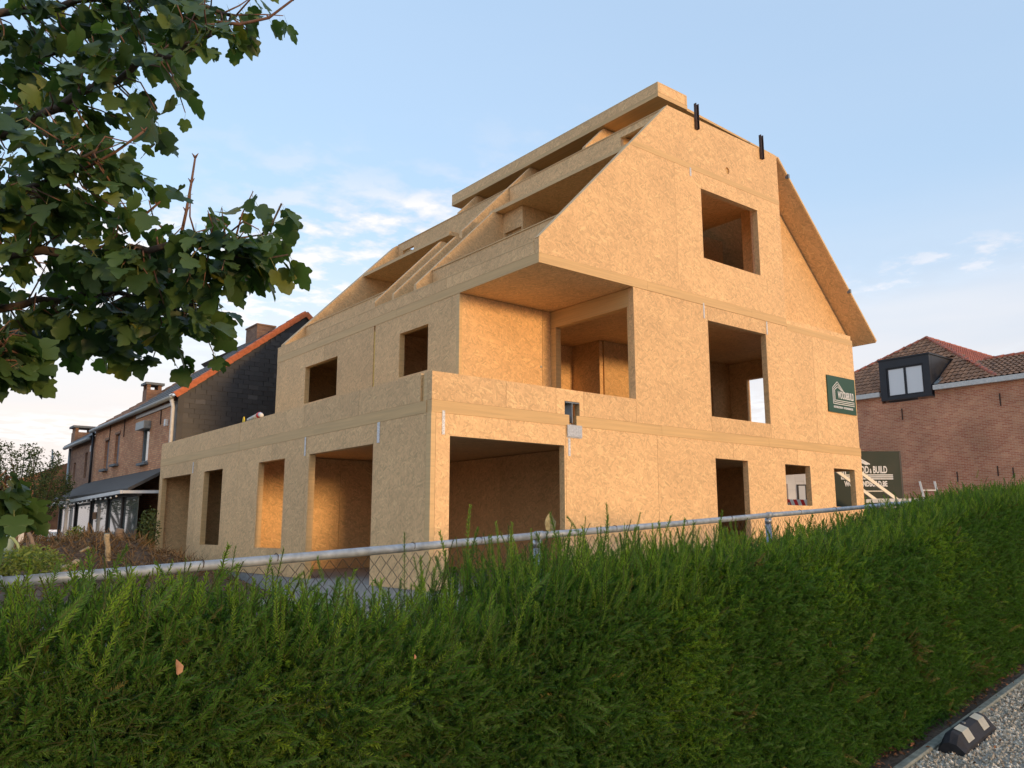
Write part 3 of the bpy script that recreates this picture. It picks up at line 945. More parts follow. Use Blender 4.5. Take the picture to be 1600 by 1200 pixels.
# ------------------------------------------------------------------ signs
def logo(parent, M, w, h, mat, th=0.006, small=True, y_off=0.0):
    """house outline of three nested lines, the two words and three rules; M maps (right, up) metres to the board"""
    def bar(p, q, t, name='logo_line'):
        p, q = Vector((*p, 0)), Vector((*q, 0))
        d = (q - p).normalized(); n = Vector((-d.y, d.x, 0)) * t / 2
        bm = bmesh.new()
        vs = [p + n, p - n, q - n, q + n]
        A = [bm.verts.new(M @ (v + Vector((0, 0, 0.002)))) for v in vs]
        B = [bm.verts.new(M @ (v + Vector((0, 0, 0.002 + th)))) for v in vs]
        for i in range(4): bm.faces.new((A[i], A[(i + 1) % 4], B[(i + 1) % 4], B[i]))
        bm.faces.new(A[::-1]); bm.faces.new(B)
        finish(name, bm, mat, parent)
    t = 0.013 * w
    for k in range(3):
        o = k * 0.036 * w
        xl_, xa, xr = -0.34 * w + o, -0.155 * w, 0.07 * w - o * 1.15
        top, sh, bot = 0.36 * h - o * 1.45, 0.17 * h - o * 0.5, -0.27 * h + o * 1.0
        bar((xl_, bot - t / 2), (xl_, sh), t)
        bar((xl_ - t * 0.2, sh - t * 0.2), (xa + t * 0.3, top + t * 0.1), t)
        bar((xa - t * 0.3, top + t * 0.1), (xr, 0.09 * h + o * 0.3), t)
        bar((xl_, bot), (0.44 * w, bot), t)


def sign_matrix(origin, right, up):
    right, up = right.normalized(), up.normalized()
    n = right.cross(up)
    return Matrix(((right.x, up.x, n.x, origin.x), (right.y, up.y, n.y, origin.y), (right.z, up.z, n.z, origin.z), (0, 0, 0, 1)))


def build_signs():
    # panel screwed to the gable wall
    c = Vector((12.58, -0.03, 4.40))
    s = empty('house_sign', (12.58, -0.03, 3.92), 'square green sign with white house logo on the gable wall', 'sign')
    sbd = box('sign_board', (11.92, -0.034, 3.92), (13.24, -0.004, 4.87), GREENSIGN, s)
    M = sign_matrix(Vector((12.58, -0.034, 4.40)), Vector((1, 0, 0)), Vector((0, 0, 1)))
    logo(sbd, M, 1.3, 0.93, WHITE)
    text_mesh('lettering', 'WOOD&BUILD', 0.27, WHITE, sbd, M @ Matrix.Translation((-0.20, -0.10, 0.003)), 0.415, 0.004)
    text_mesh('lettering', 'HOUTSKELETBOUW - WOODANDBUILD.BE', 0.075, WHITE, sbd, M @ Matrix.Translation((-0.43, -0.36, 0.003)), 0.62, 0.002)
    # free-standing banner frame beyond the corner
    D = 25.5
    a, b = pix(1299, 705, D), pix(1404, 705, D)
    right = Vector((RIGHT.x, RIGHT.y, 0)).normalized()
    up = Vector((0, 0, 1))
    w = (b - a).length
    h = 2.15
    n = right.cross(up)
    o = (a + b) / 2
    ban = empty('site_banner', (o.x, o.y, o.z - h - 0.4), 'dark green site banner with white lettering behind the timber house', 'banner')
    M = sign_matrix(o - up * h / 2, right, up)
    def slab(name, x0, x1, y0, y1, z0, z1, mat):
        bm = bmesh.new(); bm_box(bm, (x0, y0, z0), (x1, y1, z1))
        bmesh.ops.transform(bm, matrix=M, verts=bm.verts)
        finish(name, bm, mat, ban)
    slab('banner_sheet', -w / 2, w / 2, -h / 2, h / 2, -0.03, 0.0, GREENBAN)
    slab('banner_side', w / 2 + 0.002, w / 2 + 0.06, -h / 2 - 0.01, h / 2 + 0.005, -1.2, 0.004, BLACKMET)
    slab('banner_post', -w / 2 + 0.1, -w / 2 + 0.18, -h / 2 - 1.4, h / 2, -0.12, -0.032, GALV)
    slab('banner_post', w / 2 - 0.2, w / 2 - 0.12, -h / 2 - 1.4, h / 2, -0.12, -0.032, GALV)
    px = w / 105.0
    def P(x, y): return ((x - 1351.5) * px, h / 2 - (y - 705) * px)
    x, y = P(1326, 739.0)
    text_mesh('lettering', 'WOOD', 0.30, WHITE, ban, M @ Matrix.Translation((x, y, 0.003)), 0.56, 0.008)
    x, y = P(1356.5, 739.0)
    text_mesh('lettering', '&', 0.19, WHITE, ban, M @ Matrix.Translation((x, y, 0.003)), 0.45, 0.006)
    x, y = P(1361.5, 739.0)
    text_mesh('lettering', 'BUILD', 0.30, WHITE, ban, M @ Matrix.Translation((x, y, 0.003)), 0.53, 0.008)
    x, y = P(1316, 759.5)
    text_mesh('lettering', 'WOODANDBUILD.BE', 0.225, WHITE, ban, M @ Matrix.Translation((x, y, 0.003)), 0.60, 0.008)
    def rule(x0, y0, x1, y1, t=1.7):
        a_, b_ = Vector((*P(x0, y0), 0)), Vector((*P(x1, y1), 0))
        d = (b_ - a_).normalized(); nn = Vector((-d.y, d.x, 0)) * t * px / 2
        bm = bmesh.new()
        A = [bm.verts.new(M @ (v + Vector((0, 0, 0.002)))) for v in (a_ + nn, a_ - nn, b_ - nn, b_ + nn)]
        B = [bm.verts.new(M @ (v + Vector((0, 0, 0.008)))) for v in (a_ + nn, a_ - nn, b_ - nn, b_ + nn)]
        for i in range(4): bm.faces.new((A[i], A[(i + 1) % 4], B[(i + 1) % 4], B[i]))
        bm.faces.new(A[::-1]); bm.faces.new(B)
        finish('logo_line', bm, WHITE, ban)
    for k in range(3):
        rule(1312 + k * 3.2, 748 - k * 3.0, 1392, 748 - k * 3.0)
        rule(1312 + k * 3.2, 748.8 - k * 3, 1312 + k * 3.2, 727 + k)
        rule(1312 + k * 3.2, 727 + k, 1336, 713 + k * 3)
        rule(1336, 713 + k * 3, 1357.5 - k * 2.5, 725.5 + k * 0.3)


build_signs()


# ------------------------------------------------------------------ things on and near the house
def build_site_things():
    c = Vector((0.1, 8.62, 3.545))
    o = empty('spring_clamp', c, 'small yellow spring clamp standing on the terrace parapet', 'clamp')
    beam('clamp_jaw', c + Vector((0, -0.03, 0)), c + Vector((0, 0.02, 0.16)), 0.03, 0.04, YELLOW, o)
    beam('clamp_jaw', c + Vector((0, 0.06, 0)), c + Vector((0, 0.025, 0.15)), 0.03, 0.04, YELLOW, o)
    c = Vector((0.1, 7.7, 3.545))
    o = empty('membrane_roll', c, 'white roll with a red end lying on the terrace parapet', 'roll')
    tube('roll_sleeve', [c + Vector((0, 0.62, 0.05)), c + Vector((0, 0.0, 0.10))], [0.05, 0.06], ALU, o)
    tube('roll_band', [c + Vector((0, 0.0, 0.10)), c + Vector((0, -0.1, 0.105))], [0.068, 0.068], REDP, o)
    tube('roll_cap', [c + Vector((0, -0.1, 0.105)), c + Vector((0, -0.22, 0.075))], [0.062, 0.045], WHITE, o)
    # sloping aluminium walkway beside the house
    D = 24.0
    a, b = pix(1344, 738, D), pix(1406, 784, D)
    side = (pix(1338, 764, D - 0.0) - pix(1349, 742, D))
    L = empty('aluminium_walkway', (b.x, b.y, -0.3), 'sloping aluminium walkway ramp leaning down beside the timber house', 'walkway')
    ex = (b - a).normalized()
    side = Vector((RIGHT.x, RIGHT.y, 0)).normalized() * -0.63
    a2, b2 = a - ex * 2.0, b + ex * 2.4
    beam('side_rail', a2, b2, 0.06, 0.09, ALU, L)
    beam('side_rail', a2 + side, b2 + side, 0.06, 0.09, ALU, L)
    n = 15
    for k in range(n):
        p = a2.lerp(b2, (k + 0.5) / n)
        beam('rung', p + ex * 0.0, p + side, 0.05, 0.03, ALU, L)
    # white ladder beyond
    D = 30.0
    a, b = pix(1437, 752, D), pix(1460, 752, D)
    L = empty('white_ladder', ((a.x + b.x) / 2, (a.y + b.y) / 2, -0.3), 'top of a white ladder standing before the red brick wall', 'ladder')
    fwdh = Vector((FWD.x, FWD.y, 0)).normalized()
    dn = (Vector((0, 0, -1)) * 3.6 - fwdh * 0.35 + Vector((RIGHT.x, RIGHT.y, 0)) * 0.45)
    beam('stile', a, a + dn, 0.045, 0.07, WHITE, L)
    beam('stile', b, b + dn, 0.045, 0.07, WHITE, L)
    for k in range(10):
        t = (0.32 + k * 0.34) / 3.6
        beam('rung', a + dn * t, b + dn * t, 0.035, 0.035, WHITE, L)
    # pale pipes / boards lying behind the hedge top
    p, q = pix(1352, 783, 23.5), pix(1440, 781.5, 23.5)
    tag(beam('timber_beam', p, q, 0.12, 0.10, OFFWHITE), 'pale beam lying level behind the hedge below the banner', 'beam')
    # barrier seen through the small ground-floor window
    D = 27
    a, b = pix(1228, 780, D), pix(1272, 781, D)
    B = empty('road_barrier', (a.x, a.y, 0.5), 'red and white striped barrier board seen through the small window', 'barrier')
    u = (b - a)
    for k in range(8):
        bm = bmesh.new()
        p = a + u * (k / 8); q = a + u * ((k + 1) / 8)
        lean = u * 0.10
        dz = Vector((0, 0, -0.26))
        vs = [p, q, q + lean + dz, p + lean + dz]
        nrm = Vector((FWD.x, FWD.y, 0)).normalized() * 0.03
        A = [bm.verts.new(v) for v in vs]; Bv = [bm.verts.new(v + nrm) for v in vs]
        for i in range(4): bm.faces.new((A[i], A[(i + 1) % 4], Bv[(i + 1) % 4], Bv[i]))
        bm.faces.new(A); bm.faces.new(Bv[::-1])
        finish('stripe_board', bm, REDP if k % 2 == 0 else WHITE, B)
    for p in (a + u * 0.1, a + u * 0.9):
        beam('barrier_leg', p + Vector((0, 0, -0.1)), p + Vector((0, 0, -1.6)), 0.05, 0.05, GALV, B)
    # pale house behind, glimpsed through the same window
    o = pix(1245, 800, 30)
    W = empty('pale_house', (o.x, o.y, -0.3), 'pale grey block house glimpsed through the small gable window', 'house')
    r = Vector((RIGHT.x, RIGHT.y, 0)).normalized(); f_ = Vector((FWD.x, FWD.y, 0)).normalized()
    M = sign_matrix(Vector((o.x, o.y, 0)), r, Vector((0, 0, 1)))
    def sb(name, x0, x1, z0, z1, d0, d1, mat):
        bm = bmesh.new(); bm_box(bm, (x0, z0, d0), (x1, z1, d1))
        me = finish(name, bm, mat, W)
        me.data.transform(M)
        return me
    sb('wall', -3.4, 1.15, -0.4, 3.9, -3.0, 0.0, BLOCK)
    sb('window_frame', 0.05, 0.40, 1.98, 2.60, -0.02, 0.03, DARKFRAME)
    sb('pane', 0.11, 0.34, 2.04, 2.55, -0.01, 0.036, GLASSG)
    sb('shutter', -0.75, -0.28, 1.96, 2.62, 0.001, 0.02, SHUTTER)
    sb('parapet_cap', -3.45, 1.2, 3.902, 4.0, -3.05, 0.05, ZINC)


build_site_things()


# ------------------------------------------------------------------ brick house on the right
def build_right_house():
    X = 28.0
    ze = 6.75
    h = empty('brick_house', (X, 4, -0.3), 'red brick house with brown tiled hip roof and black dormer on the right', 'house')
    # long blank brick wall
    grid_wall('wall', 'x', -14.0, 11.4, -0.4, ze, X, X + 0.35, [(4.55, 6.85, 6.45, 7)], BRICKR, h)
    grid_wall('wall', 'y', X + 0.36, X + 9, -0.4, ze, 11.05, 11.4, [], BRICKR, h)
    for (a, b) in ((-14.2, 4.52), (6.86, 11.6)):
        bm = bmesh.new(); bm_box(bm, (X - 0.22, a, ze + 0.003), (X + 0.1, b, ze + 0.20))
        finish('gutter', bm, OFFWHITE, h)
    # hip roof A: apex and ridge running away, hip end towards us
    ap = Vector((32.5, 6.72, 10.05))
    rb = Vector((42.0, 6.72, 10.05))
    z0 = ze + 0.19
    def tiles(name, corners_fn, u_n, v_n, mat, keep):
        """pantile field: every tile a curved little shell laid in courses"""
        verts, faces = [], []
        for j in range(v_n):
            for i in range(u_n):
                if not keep((i + 0.5) / u_n, (j + 0.5) / v_n): continue
                for seg in range(3):
                    pass
                k = len(verts)
                prof = [(0.0, 0.035), (0.22, 0.055), (0.5, 0.02), (0.78, 0.0), (1.0, 0.035)]
                for du, hh in prof:
                    p, nrm = corners_fn((i + du) / u_n, j / v_n)
                    q, _ = corners_fn((i + du) / u_n, min(1.0, (j + 1.06) / v_n))
                    verts.append(p + nrm * (hh + 0.045)); verts.append(q + nrm * (hh + 0.012))
                for s in range(4):
                    faces.append((k + 2 * s, k + 2 * s + 2, k + 2 * s + 3, k + 2 * s + 1))
        me = bpy.data.meshes.new(name)
        me.from_pydata(verts, [], faces)
        o = link_mesh(name, me, mat, h, True)
        o['kind'] = 'stuff'
        return o
    def face(name, pts, mat):
        bm = bmesh.new(); bm.faces.new([bm.verts.new(p) for p in pts])
        r = bmesh.ops.extrude_face_region(bm, geom=list(bm.faces))
        bmesh.ops.translate(bm, verts=[v for v in r['geom'] if isinstance(v, bmesh.types.BMVert)], vec=(0, 0, -0.12))
        return finish(name, bm, mat, h)
    e1, e2 = Vector((X + 0.02, 11.4, z0)), Vector((X + 0.02, 2.05, z0))
    nx = Vector((-(ap.z - z0), 0, ap.x - X + 0.1)).normalized()
    face('roof', [e1, e2, ap], TILEB)  # hip end: shade put into the browner tile colour
    def hipfn(u, v):
        p = Vector((lerp(e1.x, ap.x, v), lerp(e1.y, e2.y, u), lerp(z0, ap.z, v)))
        return p, nx
    tiles('roof_tiles', hipfn, 42, 16, TILEB, lambda u, v: abs(u - 0.5) < 0.5 * (1 - v) + 0.01 and not (4.45 < lerp(11.4, 2.05, u) < 6.95 and v < 0.5))
    # sunlit side of the hip roof: same tiles, sunlight put into a redder colour
    e3 = Vector((42.0, 2.05, z0))
    face('roof', [e2, e3, rb, ap], TILER)
    ny = Vector((0, -(ap.z - z0), ap.y - 2.05)).normalized()
    tiles('roof_tiles', lambda u, v: (Vector((lerp(X, 42, u), lerp(2.05, ap.y, v), lerp(z0, ap.z, v))), ny), 60, 16, TILER,
          lambda u, v: u * 14 > 4.4 * v)
    face('roof', [Vector((42, 11.4, z0)), e1, ap, rb], TILEB)
    # roof B: lower, ridge parallel to the wall, running off to the right
    zr = 8.25
    xr = X + 2.85
    face('roof', [Vector((X - 0.1, 4.3, z0)), Vector((X - 0.1, -14, z0)), Vector((xr, -14, zr)), Vector((xr, 4.3, zr))], TILEB)
    nb = Vector((-(zr - z0), 0, xr - X + 0.1)).normalized()
    tiles('roof_tiles', lambda u, v: (Vector((lerp(X - 0.1, xr, v), lerp(4.3, -14, u), lerp(z0, zr, v))), nb), 84, 9, TILEB, lambda u, v: True)
    face('roof', [Vector((xr, 4.3, zr)), Vector((xr, -14, zr)), Vector((xr + 3, -14, z0)), Vector((xr + 3, 4.3, z0))], TILEB)
    # ridge and hip caps, one by one
    def caps(p, q, n, mat, r=0.075):
        for k in range(n):
            a, b = p.lerp(q, k / n), p.lerp(q, (k + 1.04) / n)
            tube('ridge_tile', [a + Vector((0, 0, 0.03)), b + Vector((0, 0, 0.045))], [r, r * 1.12], mat, h, 8)
    caps(e1, ap, 18, TILER); caps(e2, ap, 18, TILER); caps(ap, rb, 16, TILER)
    caps(Vector((xr, 3.6, zr)), Vector((xr, -14, zr)), 44, TILER, 0.09)
    # dormer
    y0, y1, zd0, zd1 = 4.60, 6.80, 6.55, 8.32
    d = h
    df = grid_wall('dormer_front', 'x', y0, y1, zd0, zd1, X - 0.16, X + 0.05, [(y0 + 0.27, y1 - 0.30, zd0 + 0.13, zd1 - 0.36)], BLACKMET, d)
    box('dormer_cheek', (X + 0.06, y0, zd0), (X + 3.0, y0 + 0.12, zd1 - 0.01), BLACKMET, d)
    box('dormer_cheek', (X + 0.06, y1 - 0.12, zd0), (X + 3.0, y1, zd1 - 0.01), BLACKMET, d)
    box('dormer_roof', (X - 0.2, y0 - 0.04, zd1 + 0.002), (X + 3.2, y1 + 0.04, zd1 + 0.06), BLACKMET, d)
    wy0, wy1 = y0 + 0.27, y1 - 0.30
    wf = grid_wall('window_frame', 'x', wy0 + 0.002, wy1 - 0.002, zd0 + 0.132, zd1 - 0.362, X - 0.13, X - 0.06,
              [(wy0 + 0.08, (wy0 + wy1) / 2 - 0.05, zd0 + 0.20, zd1 - 0.43), ((wy0 + wy1) / 2 + 0.05, wy1 - 0.08, zd0 + 0.20, zd1 - 0.43)], DARKFRAME, d)
    for a, b in ((wy0 + 0.08, (wy0 + wy1) / 2 - 0.05), ((wy0 + wy1) / 2 + 0.05, wy1 - 0.08)):
        box('pane', (X - 0.105, a, zd0 + 0.20), (X - 0.095, b, zd1 - 0.43), GLASSG, wf)
    beam('zinc_flashing', (X - 0.02, y0 - 0.13, z0 + 0.08), (X + 1.9, y0 - 0.13, z0 + 1.12), 0.16, 0.06, ZINC, d)
    # vent pipe
    v = Vector((X + 0.5, 1.05, 7.25))
    tube('vent_pipe', [v + Vector((0, 0, -0.3)), v, v + Vector((0, 0, 0.85))], [0.10, 0.07, 0.055], BLACKMET, h)
    tube('vent_pipe', [v + Vector((0, 0, 0.30)), v + Vector((0, 0, 0.5))], [0.17, 0.17], BLACKMET, h)
    # wall anchors
    for (y, z, l) in ((6.0, 5.9, 0.5), (2.05, 6.05, 0.5), (3.95, 3.1, 0.42), (2.4, 3.25, 0.4), (1.85, 3.15, 0.4)):
        box('wall_anchor', (X - 0.03, y - 0.02, z - l / 2), (X - 0.004, y + 0.02, z + l / 2), WIRE, h)


build_right_house()


# ------------------------------------------------------------------ brick terrace on the left
def build_left_house():
    X, Y0, Y1 = 0.5, 15.45, 26.6
    ze = 5.2
    zr = 8.45
    xr = 4.62
    h = empty('slate_gabled_house', (X, Y0, -0.3), 'brick house with black slate gable and orange verge tiles on the left', 'house')
    # garden wall with openings
    wins = [(24.05, 24.75, 3.35, 4.50, True), (22.45, 23.15, 3.45, 4.60, True), (18.45, 19.25, 3.25, 4.45, False)]
    grid_wall('wall', 'x', Y0 + 0.36, Y1, -0.4, ze, X, X + 0.3, [(a, b, c, d) for a, b, c, d, _ in wins], BRICKL, h)
    for a, b, c, d, arch in wins:
        if arch:
            box('shutter', (X + 0.10, a, c), (X + 0.16, b, d), SHUTTER, h)
            box('arch_head', (X - 0.02, a - 0.05, d), (X + 0.02, b + 0.05, d + 0.09), BRICKD, h)
        else:
            wf = grid_wall('window_frame', 'x', a, b, c, d, X + 0.02, X + 0.10, [(a + 0.07, b - 0.07, c + 0.07, d - 0.07)], BLUESTONE, h)
            box('pane', (X + 0.07, a + 0.07, c + 0.07), (X + 0.08, b - 0.07, d - 0.07), GLASSD, wf)
            box('roller_box', (X - 0.24, a - 0.12, d - 0.06), (X - 0.004, b + 0.12, d + 0.2), ZINC, h)
        box('window_sill', (X - 0.14, a - 0.1, c - 0.09), (X - 0.003, b + 0.1, c - 0.004), BLUESTONE, h)
    for (y, z) in ((24.05, 4.85), (21.85, 4.75), (17.2, 4.75)):
        box('wall_anchor', (X - 0.03, y - 0.02, z - 0.35), (X - 0.004, y + 0.02, z + 0.3), WIRE, h)
    box('wall_lamp', (X - 0.1, 16.35, 4.28), (X - 0.004, 16.5, 4.5), WHITE, h)
    # slate gable: backing and slates one by one
    sl = (zr - ze) / (xr - X)
    poly_wall('gable_backing', 'y', [(X, -0.4), (X, ze), (xr, zr), (2 * xr - X, ze), (2 * xr - X, -0.4)], [], Y0, Y0 + 0.35, BLACKMET, h)
    rnd = random.Random(5)
    sm = bpy.data.meshes.new('slate')
    sw, sh_ = 0.34, 0.16
    sm.from_pydata([(0, 0, 0), (sw - 0.008, 0, 0), (sw - 0.008, 0.012, sh_ + 0.05), (0, 0.012, sh_ + 0.05),
                    (0, 0.012, 0), (sw - 0.008, 0.012, 0), (sw - 0.008, 0.018, sh_ + 0.05), (0, 0.018, sh_ + 0.05)], [],
                   [(0, 1, 2, 3), (5, 4, 7, 6), (0, 4, 5, 1), (1, 5, 6, 2), (3, 2, 6, 7), (0, 3, 7, 4)])
    m, t, b, L = new_mat('slate_piece')
    oi = N(t, 'ShaderNodeObjectInfo')
    r = ramp(t, [(0.0, (0.020, 0.021, 0.025)), (0.6, (0.026, 0.027, 0.031)), (0.92, (0.034, 0.034, 0.037)), (1.0, (0.060, 0.058, 0.060))])
    L(oi.outputs['Random'], r.inputs['Fac']); L(r.outputs[0], b.inputs['Base Color'])
    b.inputs['Roughness'].default_value = 0.5
    sm.materials.append(m)
    z = 3.5
    row = 0
    cnt = 0
    while z < zr:
        x = X - (sw / 2 if row % 2 else 0.0)
        while x < 5.3:
            xc = x + sw / 2
            lim = zr - abs(xc - xr) * sl
            if xc > X + 0.12 and z + sh_ < lim - 0.05 and cnt < 300:
                o = bpy.data.objects.new('slate', sm)
                o.parent = h
                o.matrix_parent_inverse = Matrix.Translation(-h.location)
                o.location = (x + rnd.uniform(-0.01, 0.01), Y0 - 0.030 - rnd.uniform(0, 0.006), z + rnd.uniform(-0.006, 0.006))
                o.rotation_euler = (rnd.uniform(-0.015, 0.02), rnd.uniform(-0.012, 0.012), 0)
                COL.objects.link(o)
                cnt += 1
            x += sw
        z += sh_
        row += 1
    # verge tiles
    n = 15
    d = Vector((xr - X, 0, zr - ze)); ln = d.length; d.normalize()
    up = Vector((-d.z, 0, d.x))
    def verge(p, dirv, upv, L_):
        bm = bmesh.new()
        a = p; b = p + dirv * (L_ * 1.06)
        prof = [(-0.06, -0.10), (-0.075, 0.05), (-0.04, 0.09), (0.20, 0.095), (0.20, 0.07), (-0.02, 0.06), (-0.04, -0.10)]
        A = [bm.verts.new(a + Vector((0, py, 0)) + upv * (pz + 0.018)) for py, pz in prof]
        B = [bm.verts.new(b + Vector((0, py, 0)) + upv * pz) for py, pz in prof]
        for i in range(len(prof)):
            j = (i + 1) % len(prof)
            bm.faces.new((A[i], A[j], B[j], B[i]))
        bm.faces.new(A[::-1]); bm.faces.new(B)
        finish('verge_tile', bm, TILEO, h)
    base = Vector((X - 0.12, Y0 - 0.03, ze - 0.05))
    for k in range(n):
        verge(base + d * (k * (ln + 0.15) / n), d, up, (ln + 0.15) / n)
    d2 = Vector((d.x, 0, -d.z)); up2 = Vector((d.z, 0, d.x))
    for k in range(5):
        verge(Vector((xr, Y0 - 0.03, zr + 0.04)) + d2 * (k * 0.36), d2, up2, 0.36)
    # roof planes with courses of tiles
    def roofplane(y0, y1, x0, z0_, x1, z1_, mat, name='roof'):
        bm = bmesh.new()
        rows = max(3, int((x1 - x0) / 0.28))
        for k in range(rows):
            a = k / rows; b = (k + 1.05) / rows
            p0 = (lerp(x0, x1, a), lerp(z0_, z1_, a) + 0.035); p1 = (lerp(x0, x1, b), lerp(z0_, z1_, b))
            vs = [(p0[0], y0, p0[1]), (p0[0], y1, p0[1]), (p1[0], y1, p1[1]), (p1[0], y0, p1[1]),
                  (p0[0], y0, p0[1] - 0.035), (p0[0], y1, p0[1] - 0.035)]
            v = [bm.verts.new(c) for c in vs]
            bm.faces.new((v[0], v[1], v[2], v[3])); bm.faces.new((v[0], v[4], v[5], v[1]))
        return finish(name, bm, mat, h)
    roofplane(Y0 + 0.15, 20.2, X - 0.25, ze - 0.06, xr, zr + 0.03, TILED)
    roofplane(20.2, Y1 + 0.1, X - 0.2, ze - 0.10, xr, zr - 0.25, TILEB)
    box('solar_panel', (X + 0.6, 16.4, 5.9), (X + 0.61, 16.5, 5.91), BLACKMET, h)
    # second roof side, closing the volume
    bm = bmesh.new()
    bm.faces.new([bm.verts.new(c) for c in ((xr, Y0 + 0.15, zr), (xr, Y1, zr), (2 * xr - X, Y1, ze), (2 * xr - X, Y0 + 0.15, ze))])
    finish('roof', bm, TILED, h)
    # gutter and downpipe
    tube('gutter', [(X - 0.2, Y0 + 0.1, ze - 0.1), (X - 0.2, Y1, ze - 0.16)], 0.075, ZINC, h)
    tube('downpipe', [(X - 0.17, Y0 + 0.16, ze - 0.15), (X - 0.1, Y0 + 0.17, ze - 0.4), (X - 0.09, Y0 + 0.17, -0.3)], 0.06, OFFWHITE, h)
    box('corner_trim', (X - 0.02, Y0 - 0.055, -0.3), (X + 0.16, Y0 - 0.035, ze - 0.06), SLATE, h)
    box('fascia_board', (X - 0.05, Y0 + 0.3, ze - 0.30), (X - 0.006, 20.2, ze - 0.19), OFFWHITE, h)
    tube('downpipe', [(X - 0.1, Y1 - 0.1, ze - 0.2), (X - 0.1, Y1 - 0.1, 2.4)], 0.05, DARKFRAME, h)
    # chimneys
    def chimney(name, c, w, d_, z0_, z1_, mat, open_top=False):
        bm = bmesh.new(); bm_box(bm, (c[0] - w / 2, c[1] - d_ / 2, z0_), (c[0] + w / 2, c[1] + d_ / 2, z1_))
        ch = finish('chimney', bm, mat, h)
        if open_top:
            for sx in (-1, 1):
                for sy in (-1, 1):
                    px_, py_ = c[0] + sx * (w / 2 - 0.08), c[1] + sy * (d_ / 2 - 0.08)
                    box('chimney_pier', (px_ - 0.07, py_ - 0.07, z1_ + 0.002), (px_ + 0.07, py_ + 0.07, z1_ + 0.2), mat, ch)
            box('chimney_cap', (c[0] - w / 2 - 0.08, c[1] - d_ / 2 - 0.08, z1_ + 0.202), (c[0] + w / 2 + 0.08, c[1] + d_ / 2 + 0.08, z1_ + 0.3), BLUESTONE, ch)
        else:
            box('chimney_cap', (c[0] - w / 2 - 0.03, c[1] - d_ / 2 - 0.03, z1_ + 0.002), (c[0] + w / 2 + 0.03, c[1] + d_ / 2 + 0.03, z1_ + 0.06), BRICKD, ch)
    chimney('a', (4.25, 18.6), 0.7, 1.1, 7.2, 8.5, BRICKD)
    chimney('b', (2.2, 25.0), 0.6, 0.6, 5.9, 6.75, BRICKD, True)

    # lower dark-brick neighbour further along
    g = empty('far_terrace_house', (1.0, 27, -0.3), 'low dark brick house with chimney at the end of the terrace', 'house')
    grid_wall('wall', 'x', 26.75, 31.5, -0.4, 4.9, 0.55, 0.85, [(28.0, 28.5, 3.2, 4.3), (30.3, 30.7, 3.2, 4.0)], BRICKD, g)
    grid_wall('wall', 'y', 0.86, 7.0, -0.4, 4.9, 31.2, 31.5, [], BRICKD, g)
    for a, b, c, d_ in ((28.0, 28.5, 3.2, 4.3), (30.3, 30.7, 3.2, 4.0)):
        box('window', (0.66, a, c), (0.70, b, d_), SHUTTER, g)
    bm = bmesh.new()
    for vs in (((0.25, 26.7, 4.82), (0.25, 31.7, 4.82), (3.9, 31.7, 7.2), (3.9, 26.7, 7.2)), ((0.25, 26.7, 4.72), (3.9, 26.7, 7.1), (3.9, 31.7, 7.1), (0.25, 31.7, 4.72)),
               ((0.25, 26.7, 4.72), (0.25, 31.7, 4.72), (0.25, 31.7, 4.82), (0.25, 26.7, 4.82))):
        bm.faces.new([bm.verts.new(c) for c in vs])
    finish('roof', bm, TILED, g)
    tube('gutter', [(0.28, 26.7, 4.75), (0.28, 31.7, 4.72)], 0.08, ZINC, g)
    box('chimney', (0.7, 31.9, 1.0), (1.5, 32.7, 5.55), BRICKD, g)
    for sx in (0.72, 1.34):
        box('chimney_pier', (sx, 31.95, 5.552), (sx + 0.14, 32.65, 5.75), BRICKD, g)
    box('chimney_cap', (0.6, 31.8, 5.752), (1.62, 32.8, 5.85), BLUESTONE, g)
    tube('downpipe', [(0.45, 31.3, 4.7), (0.45, 31.3, 1.0)], 0.06, ZINC, g)
    box('wall_lamp', (0.45, 27.1, 4.25), (0.545, 27.2, 4.5), WHITE, g)
    bm = bmesh.new()
    for vs in (((-1.5, 33, 3.2), (-1.5, 38, 3.2), (2.5, 38, 4.9), (2.5, 33, 4.9)), ((-1.5, 33, 1.0), (2.5, 33, 1.0), (2.5, 33, 4.9), (-1.5, 33, 3.2))):
        bm.faces.new([bm.verts.new(c) for c in vs])
    s = finish('far_shed', bm, TILEB)
    tag(s, 'low tiled shed behind the terrace beside the far bush', 'shed')

    # rear extension with felt roof, conservatory glazing
    e = empty('garden_extension', (-0.3, 20, -0.3), 'dark glazed garden extension with felt roof behind the brick house', 'extension')
    bm = bmesh.new()
    for vs in (((0.49, 15.6, 2.95), (0.49, 27.5, 2.95), (-0.75, 27.5, 2.22), (-0.75, 15.6, 2.22)), ((0.49, 15.6, 2.85), (-0.75, 15.6, 2.12), (-0.75, 27.5, 2.12), (0.49, 27.5, 2.85)),
               ((-0.75, 15.6, 2.12), (-0.75, 15.6, 2.22), (-0.75, 27.5, 2.22), (-0.75, 27.5, 2.12)), ((0.49, 15.6, 2.85), (0.49, 15.6, 2.95), (-0.75, 15.6, 2.22), (-0.75, 15.6, 2.12))):
        bm.faces.new([bm.verts.new(c) for c in vs])
    finish('felt_roof', bm, FELT, e)
    yy = [15.7, 17.3, 19.1, 19.25, 21.6, 24.2, 27.3]
    for a, b in ((15.7, 17.3), (17.45, 19.2), (19.35, 21.7), (21.85, 24.3), (24.45, 27.3)):
        box('pane', (-0.40, a, 0.35), (-0.38, b, 2.0), GLASSD, e)
        box('frame_post', (-0.46, b + 0.002, -0.3), (-0.34, b + 0.147, 2.1), DARKFRAME, e)
    box('frame_head', (-0.47, 15.6, 2.002), (-0.33, 27.4, 2.12), DARKFRAME, e)
